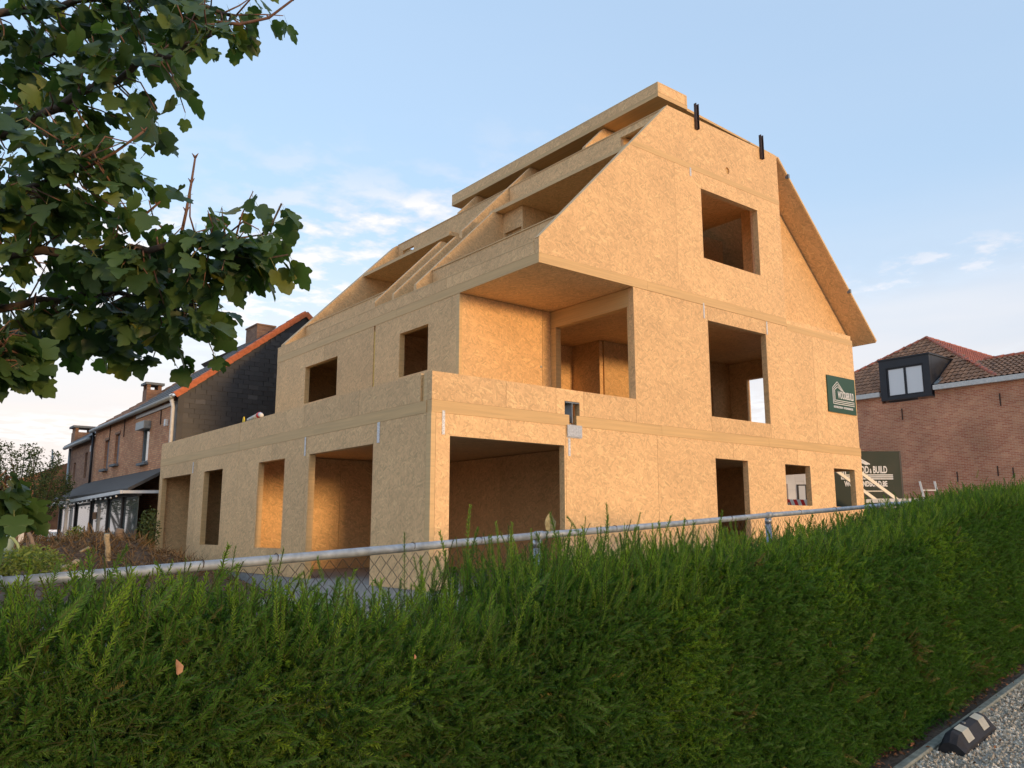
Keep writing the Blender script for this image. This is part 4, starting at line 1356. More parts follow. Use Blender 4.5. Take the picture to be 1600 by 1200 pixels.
    box('base_wall', (-0.45, 15.7, -0.3), (-0.36, 27.3, 0.345), FELT, e)
    box('notice', (-0.42, 21.0, 1.35), (-0.405, 21.5, 1.6), DRYLEAF, e)
    # canopy frame with string lights
    c = empty('garden_canopy', (-0.9, 18, -0.3), 'white canopy frame with posts and a string of bulbs in front of the extension', 'canopy')
    A, B, Cc = Vector((-0.92, 15.6, 2.10)), Vector((-0.92, 30.0, 1.95)), Vector((0.42, 15.55, 2.12))
    beam('canopy_beam', A, B, 0.08, 0.10, WHITE, c)
    beam('canopy_beam', A + Vector((0.03, 0, 0.0)), Cc + Vector((0, 0, 0.02)), 0.08, 0.09, WHITE, c)
    for p in (Vector((-0.95, 23.2, 0)), Vector((-0.95, 28.2, 0))):
        beam('post', Vector((p.x, p.y, 2.1)), Vector((p.x, p.y, -0.3)), 0.11, 0.11, WHITE, c)
    n = 22
    for k in range(n):
        p = A.lerp(B, (k + 0.5) / n) + Vector((-0.06, 0, -0.12 - 0.02 * math.sin(k)))
        bm = bmesh.new(); bmesh.ops.create_icosphere(bm, subdivisions=1, radius=0.035, matrix=Matrix.Translation(p))
        finish('bulb', bm, BULB, c)
    tube('light_cable', [A.lerp(B, k / 44) + Vector((-0.06, 0, -0.075 - 0.02 * math.sin(k * 3.14))) for k in range(45)], 0.008, DARKFRAME, c, 5)


build_left_house()


# ------------------------------------------------------------------ foliage helpers
def scatter_leaves(name, centers, n, size, mat, parent, rnd, droop=0.0, aspect=0.5, kind='stuff'):
    """centers: list of (point, radius vector); many small folded leaves through the crown volume"""
    verts, faces = [], []
    for _ in range(n):
        c, r = rnd.choice(centers)
        while True:
            q = Vector((rnd.uniform(-1, 1), rnd.uniform(-1, 1), rnd.uniform(-1, 1)))
            if 0.15 < q.length < 1: break
        p = c + Vector((q.x * r.x, q.y * r.y, q.z * r.z))
        s = size * rnd.uniform(0.6, 1.3)
        M = Euler((rnd.gauss(0, 0.7) + droop, rnd.gauss(0, 0.7), rnd.uniform(0, 6.28))).to_matrix()
        k = len(verts)
        w = s * aspect
        for v in ((0, 0, 0), (w * 0.5, s * 0.45, 0.12 * s), (0, s, 0), (-w * 0.5, s * 0.45, 0.12 * s)):
            verts.append(p + M @ Vector(v))
        faces += [(k, k + 1, k + 2), (k, k + 2, k + 3)]
    me = bpy.data.meshes.new(name)
    me.from_pydata(verts, [], faces)
    o = link_mesh(name, me, mat, parent)
    if kind: o['kind'] = kind
    return o


def build_garden():
    rnd = random.Random(21)
    # far bush with feathery twigs
    o = pix(30, 850, 30); base = Vector((o.x, o.y, -0.3))
    t = empty('far_bush', base, 'large feathery green bush at the far left behind the garden', 'bush')
    bm = bmesh.new()
    cs = []
    tips = []
    for k in range(26):
        x = rnd.uniform(-30, 110); y = rnd.uniform(690, 745) + max(0, (x - 40)) * 0.35
        p = pix(x, y, 30 + rnd.uniform(-1.5, 1.5))
        mid = base.lerp(p, 0.5) + Vector((rnd.uniform(-0.3, 0.3), 0, 0.3))
        bm_tube(bm, [base + Vector((rnd.uniform(-0.4, 0.4), rnd.uniform(-0.4, 0.4), 0)), mid, p], [0.06, 0.035, 0.008], 5)
        tips.append(p)
        for q in (0.55, 0.75, 0.9, 1.0):
            c = mid.lerp(p, q) if q > 0.5 else base.lerp(mid, q)
            cs.append((c, Vector((0.3, 0.3, 0.22)) * (1.35 - q * 0.75)))
    finish('branches', bm, BARK, t)
    for k in range(34):
        p = pix(rnd.uniform(-40, 95), rnd.uniform(740, 800), 30 + rnd.uniform(-1.5, 1.5))
        cs += [(p, Vector((0.6, 0.6, 0.45)))] * 3
    scatter_leaves('foliage', cs, 9000, 0.10, BUSH, t, rnd, 0.3, 0.45)
    tube('lamp_mast', [pix(82, 760, 40), pix(82, 702, 40)], [0.05, 0.04], ZINC)
    m = bpy.data.objects['lamp_mast']
    tag(m, 'thin grey mast rising behind the far bush', 'mast')
    # soil mound with brambles
    cx, cy = -3.0, 10.2
    bm = bmesh.new()
    nx, ny = 60, 50
    def hz(x, y):
        d = math.hypot((x - cx) / 3.6, (y - cy) / 4.2)
        g = 1.12 * math.exp(-(d * 1.15) ** 2 * 1.2)
        g += 0.16 * noise.noise(Vector((x * 1.3, y * 1.3, 0))) * min(1, g * 2) + 0.07 * noise.noise(Vector((x * 4, y * 4, 3))) * min(1, g * 2)
        return -0.40 + g
    VV = [[bm.verts.new((cx - 5.5 + 11 * i / nx, cy - 6.5 + 13 * j / ny, hz(cx - 5.5 + 11 * i / nx, cy - 6.5 + 13 * j / ny))) for i in range(nx + 1)] for j in range(ny + 1)]
    for j in range(ny):
        for i in range(nx):
            x = cx - 5.5 + 11 * (i + .5) / nx
            if x > -0.15: continue
            bm.faces.new((VV[j][i], VV[j][i + 1], VV[j + 1][i + 1], VV[j + 1][i]))
    for v in [v for v in bm.verts if not v.link_faces]: bm.verts.remove(v)
    mo = finish('soil_mound', bm, SOIL, smooth=True)
    tag(mo, 'heap of dark brown soil in the garden left of the timber house', 'soil heap')
    verts, faces = [], []
    for _ in range(11000):      # twigs, clods and dead bramble stems
        x, y = rnd.gauss(cx, 2.0), rnd.gauss(cy, 2.4)
        if x > -0.2: continue
        p = Vector((x, y, hz(x, y) + rnd.uniform(0, 0.10)))
        d = Vector((rnd.gauss(0, 1), rnd.gauss(0, 1), rnd.gauss(0.35, 0.7))).normalized() * rnd.uniform(0.05, 0.36)
        s = d.cross(Vector((rnd.uniform(-1, 1), rnd.uniform(-1, 1), 1))).normalized() * rnd.uniform(0.004, 0.014)
        k = len(verts)
        verts += [p - s, p + s, p + d + s * 0.4, p + d - s * 0.4]
        faces.append((k, k + 1, k + 2, k + 3))
    me = bpy.data.meshes.new('bramble_litter'); me.from_pydata(verts, [], faces)
    tag(link_mesh('bramble_litter', me, BRAMBLE), 'dead bramble stems and twigs strewn over the soil heap', 'litter', kind='stuff')
    # weeds
    def weed(label, px_, py_, dep, r, n, mat=WEED, size=0.08):
        c = pix(px_, py_, dep)
        w = empty('garden_weed', c, label, 'weed')
        scatter_leaves('leaves', [(c, Vector(r))], n, size, mat, w, rnd, 0.2, 0.5, None)
        bm = bmesh.new()
        for _ in range(5):
            bm_tube(bm, [c + Vector((rnd.uniform(-.1, .1), rnd.uniform(-.1, .1), -r[2] * 1.3)), c + Vector((rnd.uniform(-r[0], r[0]) * .6, rnd.uniform(-.1, .1), r[2] * .6))], [0.012, 0.004], 4)
        finish('stems', bm, YEWTWIG, w)
    weed('bright yellow-green leafy weed in front of the glazed extension', 121, 836, 19.5, (0.22, 0.22, 0.2), 260)
    weed('dark green shrub against the left end of the timber house', 232, 838, 21, (0.28, 0.3, 0.75), 1300, BUSH, 0.07)
    weed('dark shrub on the soil heap below the canopy post', 75, 858, 19, (0.6, 0.4, 0.25), 900, BUSH, 0.07)
    weed('pale tangled weeds at the left edge above the rail', 20, 882, 12, (0.8, 0.5, 0.22), 1500, WEED, 0.07)
    weed('drooping pale weeds beside the green hose', 55, 872, 13, (0.35, 0.4, 0.2), 500, WEED, 0.07)
    # stakes, log, post
    def stake(label, a, b, dep, r, mat=STAKE, name='garden_stake'):
        p, q = pix(*a, dep), pix(*b, dep)
        k = 7
        pts = [p.lerp(q, i / k) + Vector((rnd.uniform(-1, 1), rnd.uniform(-1, 1), 0)) * r * 0.35 for i in range(k + 1)]
        o_ = tube(name, pts, [r * rnd.uniform(0.85, 1.15) for _ in pts], mat, None, 8)
        tag(o_, label, name.split('_')[-1])
    stake('knobbly pale wooden stake standing in the soil heap', (168, 834), (170, 885), 17.5, 0.055)
    stake('rounded grey stone post behind the wooden stake', (187, 826), (186, 870), 19.5, 0.09, GREYWOOD, 'stone_post')
    stake('sawn log lying on the soil heap', (95, 892), (121, 878), 16, 0.075, STAKE, 'cut_log')
    stake('pale stick lying across the soil heap', (126, 862), (140, 855), 17, 0.025, STAKE, 'dry_stick')
    stake('grey branch leaning at the left of the soil heap', (44, 832), (72, 900), 14, 0.035, GREYWOOD, 'bare_branch')
    stake('white marker bar lying level behind the stake', (158, 862), (204, 860), 19, 0.04, OFFWHITE, 'marker_bar')
    # hose
    pts = [pix(x, y, 12.5) for x, y in ((2, 905), (16, 893), (27, 877), (31, 862), (27, 850), (20, 841), (13, 839), (8, 845))]
    tag(tube('garden_hose', pts, 0.022, HOSE, None, 6), 'looped green garden hose standing up among the weeds', 'hose')
    p = pix(13, 850, 14)
    b = tube('garden_urn', [p + Vector((0, 0, -0.25)), p + Vector((0, 0, -0.1)), p + Vector((0, 0, 0.08)), p + Vector((0, 0, 0.13)), p + Vector((0, 0, 0.15))], [0.07, 0.085, 0.085, 0.07, 0.02], plain('pale_green_glaze', (0.22, 0.30, 0.24), 0.5))
    tag(b, 'pale green urn among the weeds at the left edge', 'urn')
    # wooden garden fence, board by board
    a, bb = pix(-60, 822, 21), pix(30, 820, 23)
    f_ = empty('board_fence', (a.x, a.y, -0.3), 'brown board fence at the left edge of the garden', 'fence')
    u = (bb - a); n = 14
    for k in range(n):
        p, q = a + u * (k / n), a + u * ((k + 0.94) / n)
        bm = bmesh.new()
        off = Vector((FWD.x, FWD.y, 0)) * 0.02
        zt = rnd.uniform(-0.02, 0.02)
        vs = [Vector((p.x, p.y, -0.3)), Vector((q.x, q.y, -0.3)), Vector((q.x, q.y, q.z + zt)), Vector((p.x, p.y, p.z + zt))]
        A = [bm.verts.new(v) for v in vs]; B = [bm.verts.new(v + off) for v in vs]
        for i in range(4): bm.faces.new((A[i], A[(i + 1) % 4], B[(i + 1) % 4], B[i]))
        bm.faces.new(A); bm.faces.new(B[::-1])
        finish('board', bm, GREYWOOD, f_)
    # small outbuilding at the far left behind the leaves
    o = pix(8, 800, 27)
    g = empty('garden_shed', (o.x, o.y, -0.3), 'pale shed with grey roof half hidden by maple leaves at left', 'shed')
    box('wall', (o.x - 2.2, o.y, -0.3), (o.x + 0.6, o.y + 2, 1.55), OFFWHITE, g)
    box('roof', (o.x - 2.4, o.y - 0.2, 1.552), (o.x + 0.8, o.y + 2.2, 1.70), FELT, g)


build_garden()


def build_rubble():
    rnd = random.Random(31)
    verts, faces = [], []
    base = [(1, 0, 0), (-1, 0, 0), (0, 1, 0), (0, -1, 0), (0, 0, 1), (0, 0, -1)]
    fs = [(0, 2, 4), (2, 1, 4), (1, 3, 4), (3, 0, 4), (2, 0, 5), (1, 2, 5), (3, 1, 5), (0, 3, 5)]
    for _ in range(2600):
        x, y = rnd.uniform(-5.5, 6), rnd.uniform(-6.5, 7)
        if x > -0.1 and y > -0.1: continue
        r = abs(rnd.gauss(0, 0.03)) + 0.008
        c = Vector((x, y, ground_z(x, y) + r * 0.3))
        M = Euler((rnd.uniform(0, 6), rnd.uniform(0, 6), rnd.uniform(0, 6))).to_matrix()
        k = len(verts)
        for b in base: verts.append(c + M @ Vector((b[0] * r * rnd.uniform(.7, 1.5), b[1] * r, b[2] * r * .7)))
        faces += [(a + k, b + k, d + k) for a, b, d in fs]
    me = bpy.data.meshes.new('site_rubble'); me.from_pydata(verts, [], faces)
    tag(link_mesh('site_rubble', me, CONCRETE), 'scattered rubble and clods on the bare site ground', 'rubble', kind='stuff')


build_rubble()


# ------------------------------------------------------------------ chain-link fence
def build_fence():
    P0 = 3.534
    F = empty('chain_link_fence', FP(4, P0, 0), 'rusty chain-link fence with galvanised top rail behind the hedge', 'fence')
    RAILH = 1.36
    S0, S1 = -3.0, 17.0
    posts = [-2.05, 0.92, 3.92, 6.99, 10.0, 13.0, 16.0]
    edges = [S0] + posts[1:] + [S1]
    for a, b in zip(edges, edges[1:]):
        n = 8
        pts = [FP(lerp(a, b, i / n), P0, RAILH + 0.0 - 0.004 * math.sin(math.pi * i / n)) for i in range(n + 1)]
        tube('top_rail', pts, 0.0225, PIPE, F, 14)
    for s in posts:
        po = tube('post', [FP(s, P0 + 0.012, -0.2), FP(s, P0 + 0.012, RAILH - 0.026)], 0.027, PIPE, F, 12)
        tube('post_cap', [FP(s - 0.035, P0, RAILH), FP(s + 0.035, P0, RAILH)], 0.0275, PIPE, po, 12)
        tube('post_collar', [FP(s, P0 + 0.012, RAILH - 0.075), FP(s, P0 + 0.012, RAILH - 0.03)], 0.030, GALV, po, 12)
    for s in (1.02, 1.72, 2.08, 2.9, 3.4, 4.7, 5.6, 6.3, 7.6, 8.4, 9.2):
        tube('wire_tie', [FP(s + 0.006 * math.cos(k), P0 + 0.0245 * math.sin(k * 0.9), RAILH + 0.0245 * math.cos(k * 0.9)) for k in range(8)], 0.0022, WIRE, F, 4)
    # the wire fabric: zig-zag strands that hook into their neighbours
    pitch = 0.076
    verts, faces = [], []
    def strand(pts, r=0.0017):
        for a, b in zip(pts, pts[1:]):
            d = (b - a).normalized()
            s = d.cross(W2).normalized() * r
            u = W2 * r
            k = len(verts)
            for e in (a, b):
                verts.extend((e + s, e - s * 0.5 + u * 0.87, e - s * 0.5 - u * 0.87))
            for i in range(3):
                j = (i + 1) % 3
                faces.append((k + i, k + j, k + 3 + j, k + 3 + i))
    s = -0.6
    row = 0
    half = pitch / 2
    while s < 12.5:
        pts = []
        for j in range(26):
            hgt = RAILH - 0.03 - j * half * 1.05
            jit = 0.003 * noise.noise(Vector((s * 3, j * 0.7, 0)))
            out = (j + row) % 2
            pts.append(FP(s + (half if out else 0.0) + jit, P0 - 0.028 + (0.003 if out else -0.003) + 0.02 * noise.noise(Vector((s * 0.8, j * 0.15, 5))), hgt))
        strand(pts)
        s += half
        row += 1
    me = bpy.data.meshes.new('wire_mesh'); me.from_pydata(verts, [], faces)
    w = link_mesh('wire_mesh', me, WIRE, F)
    w['kind'] = 'stuff'


build_fence()


# ------------------------------------------------------------------ wheel stops
def build_stops():
    def stop(s0, label):
        L, wv = 0.66, 0.15
        prof = [(0.0, 0.0), (0.0, 0.03), (0.03, 0.10), (0.065, 0.115), (0.105, 0.10), (0.15, 0.03), (0.15, 0.0)]
        e = empty('wheel_stop', FP(s0 + L / 2, 1.78, 0.015), label, 'wheel stop', 'wheel stops along the kerb')
        bm = bmesh.new()
        rings = []
        for ds, k in ((0.0, 0.55), (0.05, 0.97), (0.06, 1.0), (L - 0.06, 1.0), (L - 0.05, 0.97), (L, 0.55)):
            rings.append([bm.verts.new(FP(s0 + ds, 1.84 - 0.075 - (0.075 - p) * -1 * -1 + 0.0 if False else 1.79 - p, 0.012 + h * k)) for p, h in prof])
        for a, b in zip(rings, rings[1:]):
            for i in range(len(prof)):
                j = (i + 1) % len(prof)
                bm.faces.new((a[i], a[j], b[j], b[i]))
        bm.faces.new(rings[0][::-1]); bm.faces.new(rings[-1])
        body = finish('rubber_body', bm, RUBBER, e)
        for c in (0.17, 0.49):
            bm = bmesh.new()
            q = [(0.062, 0.116), (0.108, 0.101), (0.141, 0.045)]
            A = [bm.verts.new(FP(s0 + c - 0.06, 1.79 - p, 0.016 + h)) for p, h in q]
            B = [bm.verts.new(FP(s0 + c + 0.06, 1.79 - p, 0.016 + h)) for p, h in q]
            for i in range(2): bm.faces.new((A[i], A[i + 1], B[i + 1], B[i]))
            r = bmesh.ops.solidify(bm, geom=list(bm.faces), thickness=0.004)
            finish('reflector', bm, REFLECT, body)
        bm = bmesh.new()
        for c in (0.29,):
            bm_tube(bm, [FP(s0 + c, 1.725, 0.10), FP(s0 + c, 1.725, 0.131)], 0.014, 8)
        finish('bolt', bm, STEEL, body)
    stop(5.50, 'black rubber wheel stop with two cream reflectors, nearest in the gravel')
    stop(8.2, 'black rubber wheel stop cut by the right edge of the picture')


build_stops()


# ------------------------------------------------------------------ yew hedge
def hedge_top(s):
    prof = [(-4, 1.30), (0.3, 1.30), (0.8, 1.30), (1.25, 1.29), (1.6, 1.21), (1.95, 1.12), (2.3, 1.11), (2.55, 1.21), (3.1, 1.22), (3.6, 1.22), (4.2, 1.20),
            (5.0, 1.17), (5.6, 1.16), (6.3, 1.19), (7.0, 1.24), (7.8, 1.31), (9.0, 1.38), (11.5, 1.40), (17, 1.40)]
    for (a, ha), (b, hb) in zip(prof, prof[1:]):
        if a <= s <= b:
            return lerp(ha, hb, (s - a) / (b - a))
    return 1.35


def yew_sprig(name, length, n, nl, nw, radial, rnd, mat, twig, side=True):
    verts, faces, mats = [], [], []
    # stem along +Z (outward), slightly curved
    def stem(t): return Vector((0.06 * length * math.sin(t * 2.2), 0.10 * length * t * t, length * t))
    for k in range(4):
        a, b = stem(k / 4), stem((k + 1) / 4)
        r = 0.0016
        i = len(verts)
        verts += [a + Vector((r, 0, 0)), a + Vector((-r, 0, 0)), b + Vector((-r, 0, 0)), b + Vector((r, 0, 0)),
                  a + Vector((0, r, 0)), a + Vector((0, -r, 0)), b + Vector((0, -r, 0)), b + Vector((0, r, 0))]
        faces += [(i, i + 1, i + 2, i + 3), (i + 4, i + 5, i + 6, i + 7)]
        mats += [1, 1]
    for k in range(n):
        t = 0.06 + 0.94 * (k + rnd.uniform(-0.3, 0.3)) / n
        p = stem(t)
        if radial: ang = k * 2.4 + rnd.uniform(-0.4, 0.4)
        else: ang = (0 if k % 2 else math.pi) + rnd.gauss(0, 0.35)
        tilt = rnd.uniform(0.75, 1.15) * (1 - 0.45 * t * t)
        d = Vector((math.cos(ang) * math.sin(tilt), math.sin(ang) * math.sin(tilt), math.cos(tilt)))
        l = nl * rnd.uniform(0.75, 1.15) * (1 - 0.35 * t)
        w = d.cross(Vector((0.15, 1, 0.1))).normalized() * nw
        tipd = d * l + Vector((0, 0.12 * l, 0))
        i = len(verts)
        verts += [p - w * 0.5, p + w * 0.5, p + tipd * 0.6 + w * 0.5, p + tipd, p + tipd * 0.6 - w * 0.5]
        faces += [(i, i + 1, i + 2, i + 4), (i + 4, i + 2, i + 3)]
        mats += [0, 0]
    me = bpy.data.meshes.new(name)
    me.from_pydata(verts, [], faces)
    me.materials.append(mat); me.materials.append(twig)
    me.polygons.foreach_set('material_index', mats)
    o = bpy.data.objects.new(name, me)
    return o


def instance_points(name, items, sources, parent):
    """items: (pos, euler, scale, source index). One mesh of points whose modifier sets a sprig at each"""
    me = bpy.data.meshes.new(name)
    me.from_pydata([i[0] for i in items], [], [])
    a = me.attributes.new('rot', 'FLOAT_VECTOR', 'POINT'); a.data.foreach_set('vector', [c for i in items for c in i[1]])
    a = me.attributes.new('scl', 'FLOAT', 'POINT'); a.data.foreach_set('value', [i[2] for i in items])
    a = me.attributes.new('idx', 'INT', 'POINT'); a.data.foreach_set('value', [i[3] for i in items])
    o = bpy.data.objects.new(name, me)
    COL.objects.link(o)
    o.parent = parent
    o.matrix_parent_inverse = Matrix.Translation(-parent.location)
    col = bpy.data.collections.new(name + '_sources')
    for k, s in enumerate(sources):
        s.name = f'{name}_{k:02d}'
        col.objects.link(s)
    ng = bpy.data.node_groups.new(name + '_scatter', 'GeometryNodeTree')
    ng.interface.new_socket('Geometry', in_out='INPUT', socket_type='NodeSocketGeometry')
    ng.interface.new_socket('Geometry', in_out='OUTPUT', socket_type='NodeSocketGeometry')
    nn, L = ng.nodes, ng.links.new
    gi, go = nn.new('NodeGroupInput'), nn.new('NodeGroupOutput')
    iop = nn.new('GeometryNodeInstanceOnPoints')
    ci = nn.new('GeometryNodeCollectionInfo')
    ci.inputs['Collection'].default_value = col
    ci.inputs['Separate Children'].default_value = True
    ci.inputs['Reset Children'].default_value = True
    def attr(nm, typ):
        n = nn.new('GeometryNodeInputNamedAttribute'); n.data_type = typ; n.inputs['Name'].default_value = nm
        return n.outputs['Attribute']
    e2r = nn.new('FunctionNodeEulerToRotation')
    L(attr('rot', 'FLOAT_VECTOR'), e2r.inputs[0])
    L(gi.outputs[0], iop.inputs['Points'])
    L(ci.outputs[0], iop.inputs['Instance'])
    iop.inputs['Pick Instance'].default_value = True
    L(attr('idx', 'INT'), iop.inputs['Instance Index'])
    L(e2r.outputs[0], iop.inputs['Rotation'])
    L(attr('scl', 'FLOAT'), iop.inputs['Scale'])
    L(iop.outputs[0], go.inputs[0])
    md = o.modifiers.new('scatter', 'NODES')
    md.node_group = ng
    o['kind'] = 'stuff'
    return o


def build_hedge():
    rnd = random.Random(99)
    HD = empty('yew_hedge', FP(5, 2.6, 0), 'long dark green yew hedge with ragged top along the fence', 'hedge')
    # dark inner mass of twigs
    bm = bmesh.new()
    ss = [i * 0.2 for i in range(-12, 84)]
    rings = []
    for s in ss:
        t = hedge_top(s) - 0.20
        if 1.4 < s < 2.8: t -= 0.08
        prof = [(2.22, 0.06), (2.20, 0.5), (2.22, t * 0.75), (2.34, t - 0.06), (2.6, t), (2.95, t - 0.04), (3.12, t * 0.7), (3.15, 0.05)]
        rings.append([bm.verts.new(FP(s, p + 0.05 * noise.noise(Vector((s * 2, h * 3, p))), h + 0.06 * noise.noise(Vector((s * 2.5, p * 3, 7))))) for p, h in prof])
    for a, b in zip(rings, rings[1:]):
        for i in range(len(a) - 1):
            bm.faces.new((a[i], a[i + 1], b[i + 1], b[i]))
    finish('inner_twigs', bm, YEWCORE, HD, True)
    # sprigs
    src = []
    for k in range(5):
        src.append(yew_sprig('sprig', rnd.uniform(0.085, 0.12), 34, 0.021, 0.0028, False, rnd, YEW, YEWTWIG))
    for k in range(3):
        src.append(yew_sprig('sprig', rnd.uniform(0.07, 0.09), 30, 0.018, 0.0028, True, rnd, YEW, YEWTWIG))
    for k in range(3):
        src.append(yew_sprig('sprig', rnd.uniform(0.10, 0.13), 40, 0.022, 0.0026, True, rnd, YEWN, YEWTWIG))
    for k in range(4):      # short clipped tips
        src.append(yew_sprig('sprig', rnd.uniform(0.045, 0.06), 26, 0.0165, 0.0034, True, rnd, YEW if k < 3 else YEWN, YEWTWIG))
    src.append(yew_sprig('sprig', 0.09, 24, 0.019, 0.0028, False, rnd, DRYYEW, YEWTWIG))
    items = []
    def euler_for(d, roll):
        q = d.to_track_quat('Z', 'Y')
        q = q @ Euler((0, 0, roll)).to_quaternion()
        e = q.to_euler()
        return (e.x, e.y, e.z)
    up = Vector((0, 0, 1))
    def add(s, p, h, d, sc, idx):
        items.append((FP(s, p, h), euler_for(d, rnd.uniform(0, 6.28)), sc, idx))
    # front face, denser where it is seen close
    for _ in range(92000):
        s = rnd.uniform(-0.6, 12.5) if rnd.random() < 0.72 else rnd.uniform(-0.2, 4.5)
        top = hedge_top(s)
        h = rnd.uniform(0.06, top)
        bulge = 0.07 * noise.noise(Vector((s * 1.7, h * 2.2, 1))) + 0.05 * noise.noise(Vector((s * 5, h * 5, 4)))
        rough = 1.0 if s < 3.5 else max(0.45, 1 - (s - 3.5) * 0.14)
        edge = max(0, (h - (top - 0.25)) / 0.25)
        p = 2.12 - 0.19 * max(0, 1 - h * 0.8) + edge * edge * 0.18 + bulge * rough + abs(rnd.gauss(0, 0.055))
        d = (-W2 * rnd.uniform(0.35, 1.0) + up * rnd.gauss(0.35, 0.5) + V2 * rnd.gauss(-0.35 if s > 2 else 0, 0.75)).normalized()
        young = noise.noise(Vector((s * 1.1, h * 1.3, 9))) + rnd.gauss(0, 0.25) + (h - 0.9) * 0.5
        idx = rnd.randrange(8, 11) if young > 0.42 else rnd.randrange(0, 8)
        sc = rnd.uniform(0.62, 1.08) * max(0.7, min(1.0, 1.0 - (s - 2.5) * 0.08))
        if rnd.random() < min(0.85, max(0.1, (s - 1.5) * 0.3)):
            idx = 14 if young > 0.42 else rnd.randrange(11, 14)
            sc = rnd.uniform(0.8, 1.35)
        if noise.noise(Vector((s * 2.3, h * 2.6, 31))) + rnd.gauss(0, 0.14) > 0.68 or rnd.random() < 0.005:
            idx = 15
        add(s, p, h, d, sc, idx)
    # top and the body behind it
    for _ in range(15000):
        s = rnd.uniform(-0.6, 13.0)
        top = hedge_top(s)
        p = rnd.uniform(2.2, 3.2)
        thin = 0.55 if 1.45 < s < 2.75 else 0.25
        if rnd.random() < thin and p > 2.6: continue
        h = top + rnd.gauss(-0.06, 0.06) - max(0, p - 2.75) * 0.25 + 0.06 * noise.noise(Vector((s * 3, p * 3, 2)))
        d = (up * rnd.uniform(0.5, 1.2) - W2 * rnd.uniform(-0.4, 0.6) + V2 * rnd.gauss(0, 0.4)).normalized()
        add(s, p, h, d, rnd.uniform(0.8, 1.3), rnd.randrange(8, 11) if rnd.random() < 0.45 else rnd.randrange(0, 8))
    instance_points('foliage', items, src, HD)
    # upright young shoots standing above the clipped face
    src2 = []
    for k in range(4):
        src2.append(yew_sprig('shoot', rnd.uniform(0.26, 0.36), 95, 0.022, 0.0028, True, rnd, YEWN, YEWTWIG))
    for k in range(3):
        src2.append(yew_sprig('shoot', rnd.uniform(0.22, 0.30), 80, 0.024, 0.0028, True, rnd, YEW, YEWTWIG))
    items2 = []
    clumps = [(-0.2, .3, 30), (0.55, 0.16, 34), (0.85, 0.10, 26), (1.22, 0.12, 46), (1.42, 0.06, 20), (1.75, 0.1, 26), (2.05, 0.09, 34), (2.45, 0.14, 60), (2.75, 0.12, 66), (3.0, 0.1, 26), (3.35, 0.16, 46),
              (3.75, 0.16, 40), (4.2, 0.2, 44), (4.65, 0.2, 40), (5.2, 0.25, 46), (5.8, 0.3, 50), (6.5, 0.35, 56), (7.4, 0.45, 60), (8.6, 0.6, 60), (10, 0.8, 60), (11.5, 1.0, 50)]
    for c, sd, n in clumps:
        for _ in range(n):
            s = rnd.gauss(c, sd)
            p = rnd.uniform(2.22, 2.95)
            top = hedge_top(s)
            reach = 1.0 if s < 4.3 else (0.35 if s < 6 else 0.2)
            h = top - rnd.uniform(0.16, 0.38) - 0.10 + 0.13 * reach - (0.05 if s < 1.4 else 0)
            if 2.3 < s < 4.1 and rnd.random() < 0.5: h += 0.11
            d = (up + V2 * rnd.gauss(0, 0.16) - W2 * rnd.gauss(0.05, 0.16)).normalized()
            items2.append((FP(s, p, h), euler_for(d, rnd.uniform(0, 6.28)), rnd.uniform(0.75, 1.3) * (1 if s < 6.5 else 0.7), rnd.randrange(0, 7)))
    for _ in range(760):     # long shoots growing out through the near face
        s = rnd.uniform(-0.2, 3.8)
        h = rnd.uniform(0.3, hedge_top(s) - 0.1)
        d = (up * rnd.uniform(0.9, 1.8) - W2 * rnd.uniform(0.05, 0.5) + V2 * rnd.gauss(0, 0.35)).normalized()
        items2.append((FP(s, 2.15, h), euler_for(d, rnd.uniform(0, 6.28)), rnd.uniform(0.6, 1.0), rnd.randrange(0, 7)))
    instance_points('young_shoots', items2, src2, HD)
    # bare woody stems showing through the thin part
    bm = bmesh.new()
    for _ in range(70):
        s = rnd.uniform(-0.3, 5.0); p = rnd.uniform(2.25, 2.9)
        t = hedge_top(s)
        a = FP(s, p, rnd.uniform(0.4, 0.8)); b = FP(s + rnd.gauss(0, 0.08), p + rnd.gauss(0, 0.05), t + rnd.uniform(-0.1, 0.08))
        bm_tube(bm, [a, a.lerp(b, 0.5) + V2 * rnd.gauss(0, 0.02), b], [0.006, 0.0045, 0.002], 5)
    finish('stems', bm, YEWTWIG, HD, True)


build_hedge()


# ------------------------------------------------------------------ maple tree reaching in from the left
def leaf_outline(rnd):
    """five-lobed maple outline in the XY plane, stalk at the origin, tip at +Y, unit length"""
    half = [(0.0, 0.0), (0.13, -0.07), (0.30, -0.04), (0.42, 0.08), (0.40, 0.19), (0.54, 0.30), (0.58, 0.46), (0.47, 0.52), (0.38, 0.50), (0.32, 0.56),
            (0.34, 0.68), (0.27, 0.80), (0.17, 0.82), (0.09, 0.91), (0.0, 0.98)]
    j = lambda: rnd.uniform(-0.025, 0.025)
    r = [(x + j() if x else 0, y + j()) for x, y in half]
    l = [(-x * rnd.uniform(0.92, 1.06), y + j()) for x, y in half[1:-1]][::-1]
    return r + l


